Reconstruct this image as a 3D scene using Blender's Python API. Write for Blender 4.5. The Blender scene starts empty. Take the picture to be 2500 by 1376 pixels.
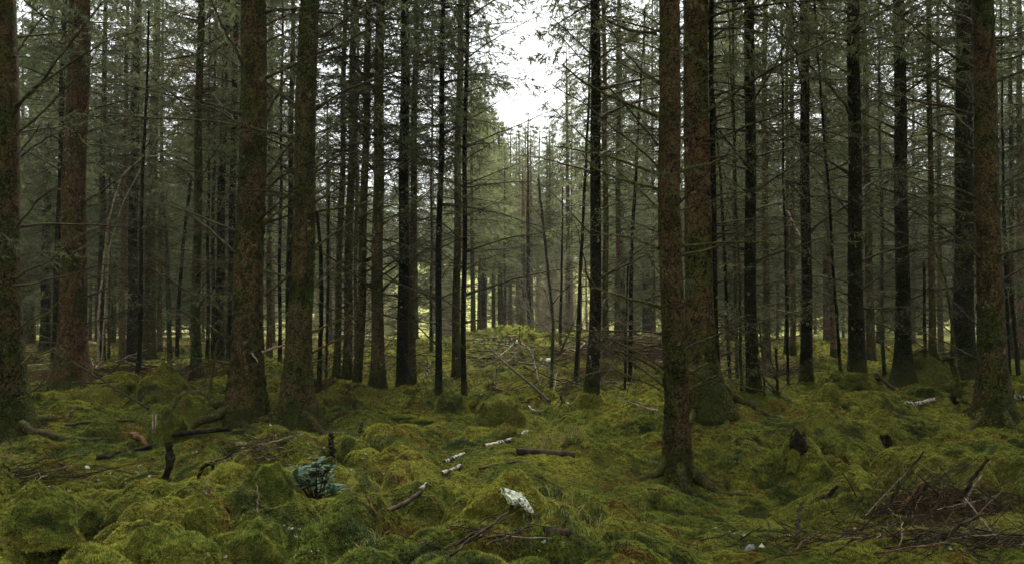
import bpy, math, random
import numpy as np
from mathutils import Vector, Matrix

# ------------------------------------------------------------------ camera, sky, sun, exposure
SC = bpy.context.scene
COL = SC.collection
F_PX, CX, HY, CAMZ = 2165.0, 1250.0, 770.0, 1.6          # photograph: 2500 x 1376, level camera, horizon at row 770
cam_d = bpy.data.cameras.new('camera'); cam = bpy.data.objects.new('camera', cam_d); COL.objects.link(cam)
cam_d.sensor_width = 36.0; cam_d.lens = 36.0 * F_PX / 2500.0
cam_d.shift_y = (HY - 688.0) / 2500.0
cam_d.clip_start = 0.1; cam_d.clip_end = 2000.0
cam.location = (0, 0, CAMZ); cam.rotation_euler = (math.radians(90), 0, 0)
SC.camera = cam

SUN_EL, SUN_AZ = math.radians(56), math.radians(6)       # high, beyond the scene and a little to the right
world = bpy.data.worlds.new('World'); SC.world = world; world.use_nodes = True
nt = world.node_tree; nt.nodes.clear()
w_out = nt.nodes.new('ShaderNodeOutputWorld'); w_bg = nt.nodes.new('ShaderNodeBackground')
w_sky = nt.nodes.new('ShaderNodeTexSky'); w_sky.sky_type = 'NISHITA'; w_sky.sun_disc = False
w_sky.sun_elevation = SUN_EL; w_sky.sun_rotation = SUN_AZ; w_sky.dust_density = 4.0
w_hs = nt.nodes.new('ShaderNodeHueSaturation'); w_hs.inputs['Saturation'].default_value = 0.12
w_mix = nt.nodes.new('ShaderNodeMix'); w_mix.data_type = 'RGBA'
w_mix.inputs[0].default_value = 0.8                        # a closed white cloud layer
w_mix.inputs[7].default_value = (9.4, 9.7, 9.8, 1)
nt.links.new(w_sky.outputs[0], w_hs.inputs['Color']); nt.links.new(w_hs.outputs[0], w_mix.inputs[6])
nt.links.new(w_mix.outputs[2], w_bg.inputs[0]); nt.links.new(w_bg.outputs[0], w_out.inputs[0])
w_bg.inputs[1].default_value = 0.05
sun_d = bpy.data.lights.new('sun', 'SUN'); sun = bpy.data.objects.new('sun', sun_d); COL.objects.link(sun)
sun_d.energy = 3.0; sun_d.angle = math.radians(20); sun_d.color = (1.0, 0.96, 0.88)
sdir = Vector((math.sin(SUN_AZ) * math.cos(SUN_EL), math.cos(SUN_AZ) * math.cos(SUN_EL), math.sin(SUN_EL)))
sun.rotation_euler = sdir.to_track_quat('Z', 'Y').to_euler()
SC.view_settings.view_transform = 'Standard'; SC.view_settings.look = 'None'
SC.view_settings.exposure = 2.06; SC.view_settings.gamma = 1.0; SC.view_settings.use_curve_mapping = False
SC.cycles.max_bounces = 6; SC.cycles.diffuse_bounces = 4; SC.cycles.glossy_bounces = 2
SC.cycles.transmission_bounces = 3; SC.cycles.transparent_max_bounces = 4; SC.cycles.volume_bounces = 1
SC.cycles.use_denoising = True

RNG = np.random.default_rng(7)

# ------------------------------------------------------------------ noise
def _h(ix, iy, iz=0, s=0):
    n = (ix.astype(np.int64) * 374761393 + iy.astype(np.int64) * 668265263 + np.asarray(iz).astype(np.int64) * 2147483647 + s * 974634777)
    n = (n ^ (n >> 13)) * 1274126177
    n = n & 0x7fffffff
    n = (n ^ (n >> 16)) * 374761393
    return ((n & 0xffffff).astype(np.float64)) / 0xffffff
def vnoise(x, y, s=0):
    ix = np.floor(x); iy = np.floor(y); fx = x - ix; fy = y - iy
    ux = fx * fx * (3 - 2 * fx); uy = fy * fy * (3 - 2 * fy)
    a = _h(ix, iy, 0, s); b = _h(ix + 1, iy, 0, s); c = _h(ix, iy + 1, 0, s); d = _h(ix + 1, iy + 1, 0, s)
    return (a + (b - a) * ux) * (1 - uy) + (c + (d - c) * ux) * uy - 0.5
def vnoise3(x, y, z, s=0):
    iz = np.floor(z); fz = z - iz; u = fz * fz * (3 - 2 * fz)
    def lay(k):
        ix = np.floor(x); iy = np.floor(y); fx = x - ix; fy = y - iy
        ux = fx * fx * (3 - 2 * fx); uy = fy * fy * (3 - 2 * fy)
        a = _h(ix, iy, k, s); b = _h(ix + 1, iy, k, s); c = _h(ix, iy + 1, k, s); d = _h(ix + 1, iy + 1, k, s)
        return (a + (b - a) * ux) * (1 - uy) + (c + (d - c) * ux) * uy
    return lay(iz) * (1 - u) + lay(iz + 1) * u - 0.5
def worley(x, y, s=0):
    ix = np.floor(x); iy = np.floor(y); best = np.full(np.shape(x), 9.0)
    for dx in (-1, 0, 1):
        for dy in (-1, 0, 1):
            cx = ix + dx; cy = iy + dy
            px = cx + _h(cx, cy, 1, s); py = cy + _h(cx, cy, 2, s)
            best = np.minimum(best, (px - x) ** 2 + (py - y) ** 2)
    return best                                            # squared distance
def sstep(a, b, v):
    t = np.clip((v - a) / (b - a), 0, 1); return t * t * (3 - 2 * t)

# ------------------------------------------------------------------ terrain height
HUM = [0.0]; FLATS = []                                  # cushions are switched on once the trees stand
MOUNDS = []                                               # (x, y, rx, ry, h, flatness power)
def H(x, y):
    x = np.asarray(x, float); y = np.asarray(y, float)
    z = 0.92 * np.exp(-((x - 1.4) / 6.0) ** 2 - ((y - 27.5) / 5.0) ** 2)
    z += 0.30 * np.exp(-((x - 11) / 6.5) ** 2 - ((y - 24) / 5) ** 2)
    z += 0.44 * np.exp(-((x - 5.4) / 2.0) ** 2 - ((y - 14) / 1.9) ** 2)
    z += 0.16 * np.exp(-((x - 2.2) / 1.6) ** 2 - ((y - 12.5) / 1.5) ** 2)
    z += 0.12 * np.exp(-((x + 8.2) / 2.5) ** 2 - ((y - 17) / 3.0) ** 2)
    z -= 0.14 * np.exp(-((x - 2.2) / 0.9) ** 2 - ((y - 8.4) / 1.2) ** 2)
    z -= 0.10 * np.exp(-((x - 0.9) / 0.7) ** 2 - ((y - 7.3) / 0.8) ** 2)
    z -= 0.20 * np.exp(-((x + 3.6) / 1.6) ** 2 - ((y - 9.4) / 0.8) ** 2)
    z -= 0.35 * sstep(32, 60, y)
    z += 14.0 * sstep(90, 200, y + 0.1 * x)
    near = np.exp(-np.maximum(0, y - 10) / 40.0) + 0.25
    z += near * (0.26 * vnoise(x * .35, y * .35, 3) + 0.27 * vnoise(x * .85, y * .85, 4))
    if HUM[0] == 0: hum = 0.0
    else:
        hum = np.ones_like(z)
        for (fx, fy, fr) in FLATS: hum = hum * (1 - .92 * np.exp(-((x - fx) ** 2 + (y - fy + .25 * fr) ** 2) / fr ** 2))
        hum = hum * (1 - .6 * np.exp(-((x - .2 - .06 * (y - 10)) / 1.3) ** 2 - ((y - 10.5) / 3.2) ** 2))
    mask = hum * np.clip(0.5 + 1.9 * vnoise(x * .62, y * .62, 9), 0.10, .9)
    wx = x + .22 * vnoise(x * 2.3, y * 2.3, 21) + .08 * vnoise(x * 6, y * 6, 23); wy = y + .22 * vnoise(x * 2.3, y * 2.3, 22)     # irregular cushions, not circles
    z += mask * 0.27 * np.clip(1 - worley(wx / .50, wy / .58, 5) / .42, 0, 1) ** .52
    z += (.3 * hum + .7 * mask) * 0.15 * np.clip(1 - worley(wx / .31, wy / .34, 6) / .42, 0, 1) ** .55
    z += 0.026 * np.clip(1 - worley(x / .115, y / .115, 8) / .6, 0, 1)
    z += 0.04 * vnoise(x * 3.1, y * 3.1, 7) + 0.018 * vnoise(x * 9, y * 9, 11)
    for (mx, my, rx, ry, h, p) in MOUNDS:
        q = ((x - mx) / rx) ** 2 + ((y - my) / ry) ** 2
        if p == 0: z = z + h * np.exp(-q)
        else:      z = z + h * np.clip(1 - q, 0, 1) ** p
    return z
def H1(x, y): return float(H(np.array([x]), np.array([y]))[0])
_T = np.concatenate([np.arange(3.5, 20, .03), np.arange(20, 130, .12)])
def G(px, py):                                            # the ground point that a photo pixel looks at
    x = (px - CX) / F_PX * _T; z = CAMZ - (py - HY) / F_PX * _T
    hit = np.nonzero(z < H(x, _T))[0]
    i = hit[0] if len(hit) else len(_T) - 1
    return Vector((x[i], _T[i], H1(x[i], _T[i])))
def W(px, py, Y): return Vector(((px - CX) / F_PX * Y, Y, CAMZ - (py - HY) / F_PX * Y))

# hummocks that the photo shows (pixel centre of the base front, width px, height px)
for (px, py, wpx, hpx, p) in [
    (60, 1325, 190, 70, .6), (205, 1300, 120, 45, .6), (320, 1372, 200, 75, .6), (475, 1300, 130, 62, .45), (690, 1205, 180, 62, .6),
    (600, 1372, 230, 50, .45), (640, 1312, 110, 40, .6), (775, 1262, 130, 38, .6), (60, 1228, 90, 38, .6), (1010, 1300, 210, 36, .8),
    (380, 985, 150, 70, .7), (395, 1075, 200, 70, .8), (470, 1050, 150, 42, .7), (300, 960, 70, 28, .6),
    (1215, 1035, 150, 52, .42), (1100, 1010, 110, 42, .5), (1160, 1003, 60, 30, .6), (1235, 1075, 110, 32, .7), (1250, 1258, 210, 68, .6),
    (1650, 1260, 330, 60, .9), (1470, 1150, 250, 50, .9), (1410, 1015, 170, 38, .8), (1560, 1075, 230, 45, .9),
    (2130, 1020, 300, 45, .7), (2110, 965, 200, 42, .7), (1900, 1010, 200, 36, .8), (2080, 1110, 220, 55, .8), (2430, 1150, 230, 48, .7),
    (2220, 1200, 180, 30, .8), (1980, 1190, 170, 40, .8), (1550, 1370, 330, 55, .8), (1000, 1010, 110, 22, .8), (870, 1075, 200, 30, .9),
    (170, 1050, 250, 26, .9), (220, 1090, 220, 24, .9), (1790, 1040, 200, 34, .8), (2290, 965, 260, 40, .8), (1330, 1340, 140, 22, .7), (2305, 955, 170, 62, .7), (2245, 965, 130, 38, .7)]:
    g = G(px, py); s = g.y / F_PX; r = wpx * s * .5
    if (px, py) in {(60, 1325), (205, 1300), (320, 1372), (475, 1300), (690, 1205), (600, 1372), (640, 1312), (60, 1228), (380, 985), (300, 960), (1215, 1035), (1100, 1010), (1160, 1003), (1235, 1075), (1250, 1258)}:
        MOUNDS.append((g.x, g.y + r * .75, r * 1.3, r * 1.2, hpx * s * .22, 1.2)); continue
    MOUNDS.append((g.x, g.y + r * .75, r, r * .85, hpx * s * .8, p))

# ------------------------------------------------------------------ mesh helpers
class MB:
    def __init__(s): s.V = []; s.F = []; s.n = 0
    def add(s, V, F, m=0):
        V = np.asarray(V, np.float32).reshape(-1, 3); F = np.asarray(F, np.int64)
        if len(F) == 0: return s
        s.V.append(V); s.F.append((F + s.n, m)); s.n += len(V); return s
    def ext(s, parts, M=None):
        for (V, F, m) in parts:
            if M is not None: V = np.asarray(V) @ M[0].T + M[1]
            s.add(V, F, m)
        return s
    def mesh(s, name, mats, smooth=True):
        me = bpy.data.meshes.new(name)
        V = np.concatenate(s.V)
        me.vertices.add(len(V)); me.vertices.foreach_set('co', V.ravel())
        li = np.concatenate([f.ravel() for f, _ in s.F]); tot = np.concatenate([np.full(len(f), f.shape[1]) for f, _ in s.F])
        mi = np.concatenate([np.full(len(f), m) for f, m in s.F])
        me.loops.add(len(li)); me.loops.foreach_set('vertex_index', li.astype(np.int32))
        me.polygons.add(len(tot)); me.polygons.foreach_set('loop_start', np.concatenate([[0], np.cumsum(tot)[:-1]]).astype(np.int32))
        me.polygons.foreach_set('material_index', mi.astype(np.int32))
        me.polygons.foreach_set('use_smooth', np.full(len(tot), smooth))
        for m in mats: me.materials.append(m)
        me.update(calc_edges=True); return me
def nrm(a): return a / np.maximum(np.linalg.norm(a, axis=-1, keepdims=True), 1e-9)
def tube(P, R, n=6, m=0, cap=True, prof=None):
    P = np.asarray(P, float); k = len(P); R = np.broadcast_to(np.asarray(R, float), (k,))
    T = nrm(np.gradient(P, axis=0)); ref = np.array([0, 1., 0]) if abs(nrm(P[-1] - P[0])[2]) > .8 else np.array([0, 0, 1.])
    a = nrm(np.cross(ref, T)); b = np.cross(T, a)
    th = np.arange(n) / n * 2 * np.pi
    rr = R[:, None] * (prof if prof is not None else 1.0) * np.ones((k, n))
    V = P[:, None] + rr[..., None] * (np.cos(th)[None, :, None] * a[:, None] + np.sin(th)[None, :, None] * b[:, None])
    V = V.reshape(-1, 3)
    i, j = np.meshgrid(np.arange(k - 1), np.arange(n), indexing='ij'); j2 = (j + 1) % n
    Q = np.stack([i * n + j, i * n + j2, (i + 1) * n + j2, (i + 1) * n + j], -1).reshape(-1, 4)
    out = [(V, Q, m)]
    if cap:
        for e, rev in ((0, True), (k - 1, False)):
            ring = V[e * n:(e + 1) * n]; Vc = np.concatenate([ring, ring.mean(0)[None]])
            t = np.stack([np.arange(n), (np.arange(n) + 1) % n, np.full(n, n)], -1)
            out.append((Vc, t[:, ::-1] if rev else t, m))
    return out
def spikes(P0, P1, r, m=0):
    P0 = np.asarray(P0, float); P1 = np.asarray(P1, float); N = len(P0)
    if N == 0: return []
    T = nrm(P1 - P0); ref = np.where(np.abs(T[:, 2:3]) > .9, np.array([[1., 0, 0]]), np.array([[0, 0, 1.]]))
    a = nrm(np.cross(ref, T)); b = np.cross(T, a); r = np.broadcast_to(np.asarray(r, float), (N,))[:, None]
    V = np.stack([P0 + a * r, P0 + (-.5 * a + .866 * b) * r, P0 + (-.5 * a - .866 * b) * r, P1], 1).reshape(-1, 3)
    o = np.arange(N)[:, None, None] * 4
    F = (o + np.array([[0, 1, 3], [1, 2, 3], [2, 0, 3]])[None]).reshape(-1, 3)
    return [(V, F, m)]
def blades(P, D, S, L, Wd, m=0):
    P = np.asarray(P); N = len(P)
    L = np.broadcast_to(L, (N,))[:, None]; Wd = np.broadcast_to(Wd, (N,))[:, None]
    V = np.stack([P - S * Wd * .5, P + S * Wd * .5, P + D * L], 1).reshape(-1, 3)
    return [(V, np.arange(N * 3).reshape(-1, 3), m)]

def obj(name, me, parent=None, loc=None, rot=None, scale=None, label=None, cat=None, group=None, kind=None):
    o = bpy.data.objects.new(name, me); COL.objects.link(o)
    if parent is not None: o.parent = parent
    if loc is not None: o.location = loc
    if rot is not None: o.rotation_euler = rot
    if scale is not None: o.scale = scale if hasattr(scale, '__len__') else (scale,) * 3
    for k, v in (('label', label), ('category', cat), ('group', group), ('kind', kind)):
        if v: o[k] = v
    return o

# ------------------------------------------------------------------ materials
def new_mat(name):
    m = bpy.data.materials.new(name); m.use_nodes = True; t = m.node_tree; t.nodes.clear()
    out = t.nodes.new('ShaderNodeOutputMaterial'); p = t.nodes.new('ShaderNodeBsdfPrincipled')
    p.inputs['Roughness'].default_value = .85; p.inputs['Specular IOR Level'].default_value = .06
    t.links.new(p.outputs[0], out.inputs[0]); return m, t, p, out
def N(t, typ, **kw):
    n = t.nodes.new(typ)
    for k, v in kw.items():
        if k.startswith('i_'): n.inputs[int(k[2:]) if k[2:].isdigit() else k[2:]].default_value = v
        else: setattr(n, k, v)
    return n
def noise(t, vec, scale, detail=3, rough=.6):
    n = t.nodes.new('ShaderNodeTexNoise'); n.inputs['Scale'].default_value = scale
    n.inputs['Detail'].default_value = detail; n.inputs['Roughness'].default_value = rough
    if vec is not None: t.links.new(vec, n.inputs['Vector'])
    return n.outputs[0]
def ramp(t, fac, a, b):
    n = t.nodes.new('ShaderNodeMapRange'); n.interpolation_type = 'SMOOTHSTEP'
    n.inputs[1].default_value = a; n.inputs[2].default_value = b
    t.links.new(fac, n.inputs[0]); return n.outputs[0]
def mix(t, fac, a, b, mode='MIX'):
    n = t.nodes.new('ShaderNodeMix'); n.data_type = 'RGBA'; n.blend_type = mode
    for s, v in ((0, fac), (6, a), (7, b)):
        if hasattr(v, 'is_linked') or hasattr(v, 'links'): t.links.new(v, n.inputs[s])
        elif s == 0: n.inputs[0].default_value = v
        else: n.inputs[s].default_value = (*v, 1)
    return n.outputs[2]
def math_(t, op, a, b=None):
    n = t.nodes.new('ShaderNodeMath'); n.operation = op
    for i, v in enumerate((a, b)):
        if v is None: continue
        if hasattr(v, 'links'): t.links.new(v, n.inputs[i])
        else: n.inputs[i].default_value = v
    return n.outputs[0]
def bump(t, p, height, strength, dist):
    n = t.nodes.new('ShaderNodeBump'); n.inputs['Strength'].default_value = strength; n.inputs['Distance'].default_value = dist
    t.links.new(height, n.inputs['Height']); t.links.new(n.outputs[0], p.inputs['Normal'])
def objcoord(t, sc=(1, 1, 1)):
    c = t.nodes.new('ShaderNodeTexCoord'); m = t.nodes.new('ShaderNodeMapping'); m.inputs['Scale'].default_value = sc
    t.links.new(c.outputs['Object'], m.inputs[0]); return m.outputs[0]
def geopos(t): return t.nodes.new('ShaderNodeNewGeometry').outputs['Position']

def moss_colour(t):
    P = geopos(t)
    c = mix(t, ramp(t, noise(t, P, .9, 4), .40, .62), (.110, .138, .028), (.245, .245, .042))
    c = mix(t, ramp(t, noise(t, P, 2.3, 5), .52, .68), c, (.165, .105, .026))      # rusty feather moss
    c = mix(t, ramp(t, noise(t, P, 1.4, 3), .60, .70), c, (.050, .085, .040))      # blue-green patches
    c = mix(t, math_(t, 'MULTIPLY', ramp(t, noise(t, P, 16, 4), .45, .66), .45), c, (.29, .28, .056))
    c = mix(t, math_(t, 'MULTIPLY', ramp(t, noise(t, P, 2.7, 5), .52, .64), .8), c, (.034, .050, .018))
    c = mix(t, math_(t, 'MULTIPLY', ramp(t, noise(t, P, 15, 4), .55, .70), .3), c, (.120, .075, .022))
    return c
def make_moss(name, tuft):
    m, t, p, out = new_mat(name)
    c = moss_colour(t)
    P = geopos(t)
    if tuft:
        a = N(t, 'ShaderNodeAttribute', attribute_name='tint', attribute_type='INSTANCER')
        hs = N(t, 'ShaderNodeHueSaturation'); t.links.new(c, hs.inputs['Color'])
        t.links.new(math_(t, 'ADD', math_(t, 'MULTIPLY', a.outputs['Fac'], 1.7), .45), hs.inputs['Value'])
        t.links.new(math_(t, 'ADD', math_(t, 'MULTIPLY', a.outputs['Fac'], .03), .485), hs.inputs['Hue'])
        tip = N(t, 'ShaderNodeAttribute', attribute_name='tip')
        c = mix(t, ramp(t, tip.outputs['Fac'], -.05, .85), (.016, .015, .007), hs.outputs[0])  # dark blade bases: older growth, plus inner shade painted under bright tips
        tr = N(t, 'ShaderNodeBsdfTranslucent'); t.links.new(c, tr.inputs[0])
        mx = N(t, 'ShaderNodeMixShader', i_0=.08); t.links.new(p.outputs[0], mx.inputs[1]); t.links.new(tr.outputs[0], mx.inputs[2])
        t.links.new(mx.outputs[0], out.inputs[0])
    else:
        a = N(t, 'ShaderNodeAttribute', attribute_name='litter')
        lc = mix(t, noise(t, P, 9, 5), (.020, .014, .008), (.060, .037, .019))
        lf = ramp(t, math_(t, 'ADD', a.outputs['Fac'], math_(t, 'MULTIPLY', noise(t, P, 5, 5), .6)), .62, .95)
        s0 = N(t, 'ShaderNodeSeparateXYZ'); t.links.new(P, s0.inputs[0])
        c = mix(t, ramp(t, s0.outputs[1], 44, 26), c, mix(t, .6, c, (.014, .012, .006)))   # old brown moss below the living tips, darkened for the shade between them
        c = mix(t, lf, c, lc)
        sx = N(t, 'ShaderNodeSeparateXYZ'); t.links.new(P, sx.inputs[0])
        far = ramp(t, math_(t, 'ADD', sx.outputs[1], math_(t, 'MULTIPLY', noise(t, P, .15, 3), 20)), 72, 92)
        c = mix(t, far, c, mix(t, noise(t, P, .2, 4), (.25, .27, .09), (.36, .36, .15)))   # open pasture beyond the wood
        h = math_(t, 'ADD', noise(t, P, 60, 4), math_(t, 'MULTIPLY', noise(t, P, 18, 3), 1.5))
        bump(t, p, h, 1.0, .03)
    t.links.new(c, p.inputs['Base Color']); p.inputs['Roughness'].default_value = .95; p.inputs['Specular IOR Level'].default_value = .0
    return m
M_MOSS, M_TUFT = make_moss('moss_ground', False), make_moss('moss_tuft', True)

def make_bark(name):
    m, t, p, out = new_mat(name)
    oi = N(t, 'ShaderNodeObjectInfo'); P = objcoord(t); Pz = objcoord(t, (1, 1, .35))
    off = N(t, 'ShaderNodeVectorMath', operation='ADD'); t.links.new(P, off.inputs[0])
    rv = N(t, 'ShaderNodeCombineXYZ'); t.links.new(math_(t, 'MULTIPLY', oi.outputs['Random'], 50), rv.inputs[0]); t.links.new(rv.outputs[0], off.inputs[1])
    Q = off.outputs[0]
    c = mix(t, ramp(t, noise(t, Q, 42, 5, .75), .34, .66), (.45, .45, .45), (1.45, 1.42, 1.35))
    c = mix(t, ramp(t, noise(t, Q, 5, 4), .50, .70), c, mix(t, 1.0, c, (.45, .48, .50), 'MULTIPLY'))
    c = mix(t, 1.0, oi.outputs['Color'], c, 'MULTIPLY')
    c = mix(t, ramp(t, noise(t, Q, 1.3, 5), .42, .60), c, mix(t, 1.0, c, (.50, .92, .45), 'MULTIPLY'))     # algae
    vo = N(t, 'ShaderNodeTexVoronoi', feature='DISTANCE_TO_EDGE', i_Scale=11.0)
    wq = N(t, 'ShaderNodeVectorMath', operation='ADD'); t.links.new(Pz, wq.inputs[0])
    nn = N(t, 'ShaderNodeTexNoise', i_Scale=8.0); t.links.new(P, nn.inputs['Vector'])
    sc = N(t, 'ShaderNodeVectorMath', operation='SCALE', i_Scale=.32); t.links.new(nn.outputs['Color'], sc.inputs[0]); t.links.new(sc.outputs[0], wq.inputs[1])
    t.links.new(wq.outputs[0], vo.inputs['Vector'])
    t.links.new(math_(t, 'ADD', math_(t, 'MULTIPLY', oi.outputs['Random'], 9.0), 7.0), vo.inputs['Scale'])
    edge = ramp(t, vo.outputs['Distance'], 0.0, .07)
    c = mix(t, edge, mix(t, .85, c, (.008, .006, .004)), c)
    c = mix(t, ramp(t, noise(t, Q, 5.5, 2), .69, .72), c, (.17, .17, .10))                    # lichen patches
    sp = N(t, 'ShaderNodeTexVoronoi', feature='F1', i_Scale=30.0); t.links.new(Q, sp.inputs['Vector'])
    c = mix(t, ramp(t, sp.outputs['Distance'], .16, .10), c, (.16, .15, .10))
    sx = N(t, 'ShaderNodeSeparateXYZ'); t.links.new(P, sx.inputs[0])
    mf = ramp(t, math_(t, 'ADD', math_(t, 'MULTIPLY', sx.outputs[2], 1.7), math_(t, 'MULTIPLY', noise(t, Q, 6, 5), -1.7)), .0, -.6)
    c = mix(t, mf, c, mix(t, noise(t, Q, 25, 3), (.014, .018, .005), (.055, .060, .012)))     # moss climbing from the foot
    h = math_(t, 'ADD', math_(t, 'MULTIPLY', edge, 1.2), noise(t, Q, 45, 5, .7))
    bump(t, p, h, 1.0, .045)
    t.links.new(c, p.inputs['Base Color']); return m
M_BARK = make_bark('spruce_bark')
def simple(name, ca, cb, scale, bs=.5, bd=.004, rough=.85, lo=.4, hi=.62, third=None, stretch=(1, 1, 1)):
    m, t, p, out = new_mat(name); P = objcoord(t, stretch)
    n = noise(t, P, scale, 5, .65); c = mix(t, ramp(t, n, lo, hi), ca, cb)
    if third: c = mix(t, ramp(t, noise(t, P, scale * .35, 4), third[1], third[2]), c, third[0])
    bump(t, p, n, bs, bd); t.links.new(c, p.inputs['Base Color']); p.inputs['Roughness'].default_value = rough; return m
M_DEAD = simple('dead_branch_bark', (.022, .017, .010), (.055, .044, .024), 14, third=((.075, .076, .020), .55, .68))
M_MOSSY = simple('mossy_branch', (.034, .032, .012), (.080, .076, .018), 16, third=((.030, .024, .014), .48, .60))
M_PALE = simple('bare_dry_twig', (.12, .095, .065), (.26, .21, .15), 20)
M_TWIG = simple('fine_twig', (.024, .019, .012), (.056, .047, .026), 6)
M_STICK = simple('wet_stick', (.013, .010, .006), (.050, .036, .020), 10, third=((.095, .068, .038), .62, .70))
M_BIRCH = simple('birch_bark', (.020, .018, .014), (.31, .285, .235), 22, lo=.44, hi=.56, stretch=(1, 1, 1), third=((.045, .055, .015), .62, .70))
M_LOG = simple('dark_log', (.020, .015, .010), (.060, .042, .026), 12, third=((.045, .052, .012), .60, .72))
M_MLOG = simple('mossy_log', (.045, .055, .010), (.105, .105, .015), 9, third=((.060, .035, .012), .55, .66), bs=.9, bd=.01)
M_ROOT = simple('mossy_root', (.022, .018, .010), (.062, .062, .016), 10, third=((.030, .020, .011), .50, .62), bs=.9, bd=.01)
M_ROT = simple('rotten_wood', (.030, .016, .008), (.16, .085, .040), 11, bs=.9, bd=.01, stretch=(3, 3, .6))
M_BLACK = simple('black_rot', (.005, .004, .003), (.024, .018, .011), 14, bs=.9, bd=.01)
M_ROCK = simple('pale_lichen_rock', (.32, .34, .26), (.60, .62, .52), 26, bs=.8, bd=.012, third=((.14, .15, .08), .62, .70))
M_STONE = simple('grey_stone', (.10, .10, .10), (.26, .26, .27), 8)
M_CUT = simple('cut_wood_end', (.060, .040, .024), (.12, .085, .055), 22)
M_LICHEN = simple('white_lichen', (.30, .32, .27), (.58, .60, .52), 20)
M_GRASS = simple('grass_blade', (.045, .065, .025), (.085, .105, .036), 3)
M_STRAW = simple('straw_blade', (.20, .17, .07), (.34, .29, .13), 3)
def make_needle(name, ca, cb, trans=.35):
    m, t, p, out = new_mat(name); oi = N(t, 'ShaderNodeObjectInfo'); P = geopos(t)
    f = math_(t, 'ADD', math_(t, 'MULTIPLY', oi.outputs['Random'], .5), math_(t, 'MULTIPLY', noise(t, P, .9, 3), .6))
    c = mix(t, f, ca, cb); t.links.new(c, p.inputs['Base Color']); p.inputs['Roughness'].default_value = .7
    tr = N(t, 'ShaderNodeBsdfTranslucent'); t.links.new(c, tr.inputs[0])
    mx = N(t, 'ShaderNodeMixShader', i_0=trans); t.links.new(p.outputs[0], mx.inputs[1]); t.links.new(tr.outputs[0], mx.inputs[2])
    t.links.new(mx.outputs[0], out.inputs[0]); return m
M_NEEDLE = make_needle('spruce_needle', (.065, .088, .044), (.140, .150, .068), .5)
M_YOUNG_LIT = make_needle('young_lit_needle', (.13, .165, .070), (.22, .24, .105), .5)  # paler green of young trees, with open-sky light painted in
M_RUSTN = make_needle('rusty_needle', (.12, .075, .030), (.19, .12, .050))
M_LEAF = make_needle('rhododendron_leaf', (.030, .056, .038), (.052, .084, .054), .08)
M_LEAF.node_tree.nodes['Principled BSDF'].inputs['Roughness'].default_value = .75
M_LEAF.node_tree.nodes['Principled BSDF'].inputs['Specular IOR Level'].default_value = .06

# ------------------------------------------------------------------ branches and crowns
def gen_branch(rng, L, r0, rise, sag, ntw, tl, live=0, sides=4, seg=7, wig=.05, sub=2, nl=.085, nw=.026, tr=.004, mm=0, mt=0, mn=1):
    t = np.linspace(0, 1, seg + 1)
    P = np.stack([L * t, np.cumsum(rng.normal(0, wig * L / seg, seg + 1)), L * (rise * t - sag * t * t) + np.cumsum(rng.normal(0, wig * .6 * L / seg, seg + 1))], -1)
    P[0] = 0
    R = r0 * (1 - .86 * t); R[0] *= 1.7
    out = tube(P, R, sides, mm, cap=False)
    if ntw <= 0: return out
    tp = np.sort(rng.uniform(.10, .99, ntw)); B = np.stack([np.interp(tp, t, P[:, k]) for k in range(3)], -1)
    side = np.where(np.arange(ntw) % 2 == 0, 1., -1.) * rng.uniform(.45, 1.1, ntw)
    D = nrm(np.stack([rng.uniform(.35, .95, ntw), side, rng.uniform(-.45, .35, ntw) - (.25 if live else 0)], -1))
    LL = tl * (1.05 - .55 * tp) * rng.uniform(.4, 1.15, ntw)
    E = B + D * LL[:, None]; E[:, 2] -= LL * rng.uniform(0, .25, ntw)
    A0, A1 = [B], [E]; RR = [np.full(ntw, tr)]
    for k in range(sub):
        u = rng.uniform(.25, .9, ntw)[:, None]; b = B + (E - B) * u
        d = nrm(D + np.stack([rng.normal(0, .5, ntw), rng.normal(0, .5, ntw), rng.normal(-.1, .4, ntw)], -1))
        A0.append(b); A1.append(b + d * (LL * rng.uniform(.25, .6, ntw))[:, None]); RR.append(np.full(ntw, tr * .65))
    A0.append(P[-2:-1]); A1.append(P[-1:] + (P[-1:] - P[-2:-1]) * .6); RR.append(np.array([tr]))
    A0 = np.concatenate(A0); A1 = np.concatenate(A1); RR = np.concatenate(RR)
    out += spikes(A0, A1, RR, mt)
    if live:
        k = live; n = len(A0); ln = np.linalg.norm(A1 - A0, axis=1)
        u = (np.arange(k)[None] + rng.uniform(0, 1, (n, k))) / k
        b = (A0[:, None] + (A1 - A0)[:, None] * u[..., None]).reshape(-1, 3)
        T = np.repeat(nrm(A1 - A0), k, 0)
        S = nrm(np.cross(T, rng.normal(0, 1, T.shape)))
        d = nrm(T * rng.uniform(.3, 1, (len(T), 1)) + S * rng.uniform(.4, 1, (len(T), 1)) + np.array([0, 0, -.35]))
        s2 = nrm(np.cross(d, rng.normal(0, 1, d.shape)))
        out += blades(b, d, s2, nl * rng.uniform(.6, 1.5, len(b)), nw * rng.uniform(.6, 1.3, len(b)), mn)
    return out
def rotz(a, tilt=0):
    c, s = math.cos(a), math.sin(a); ct, st = math.cos(tilt), math.sin(tilt)
    return np.array([[c, -s, 0], [s, c, 0], [0, 0, 1]]) @ np.array([[ct, 0, -st], [0, 1, 0], [st, 0, ct]])
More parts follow.
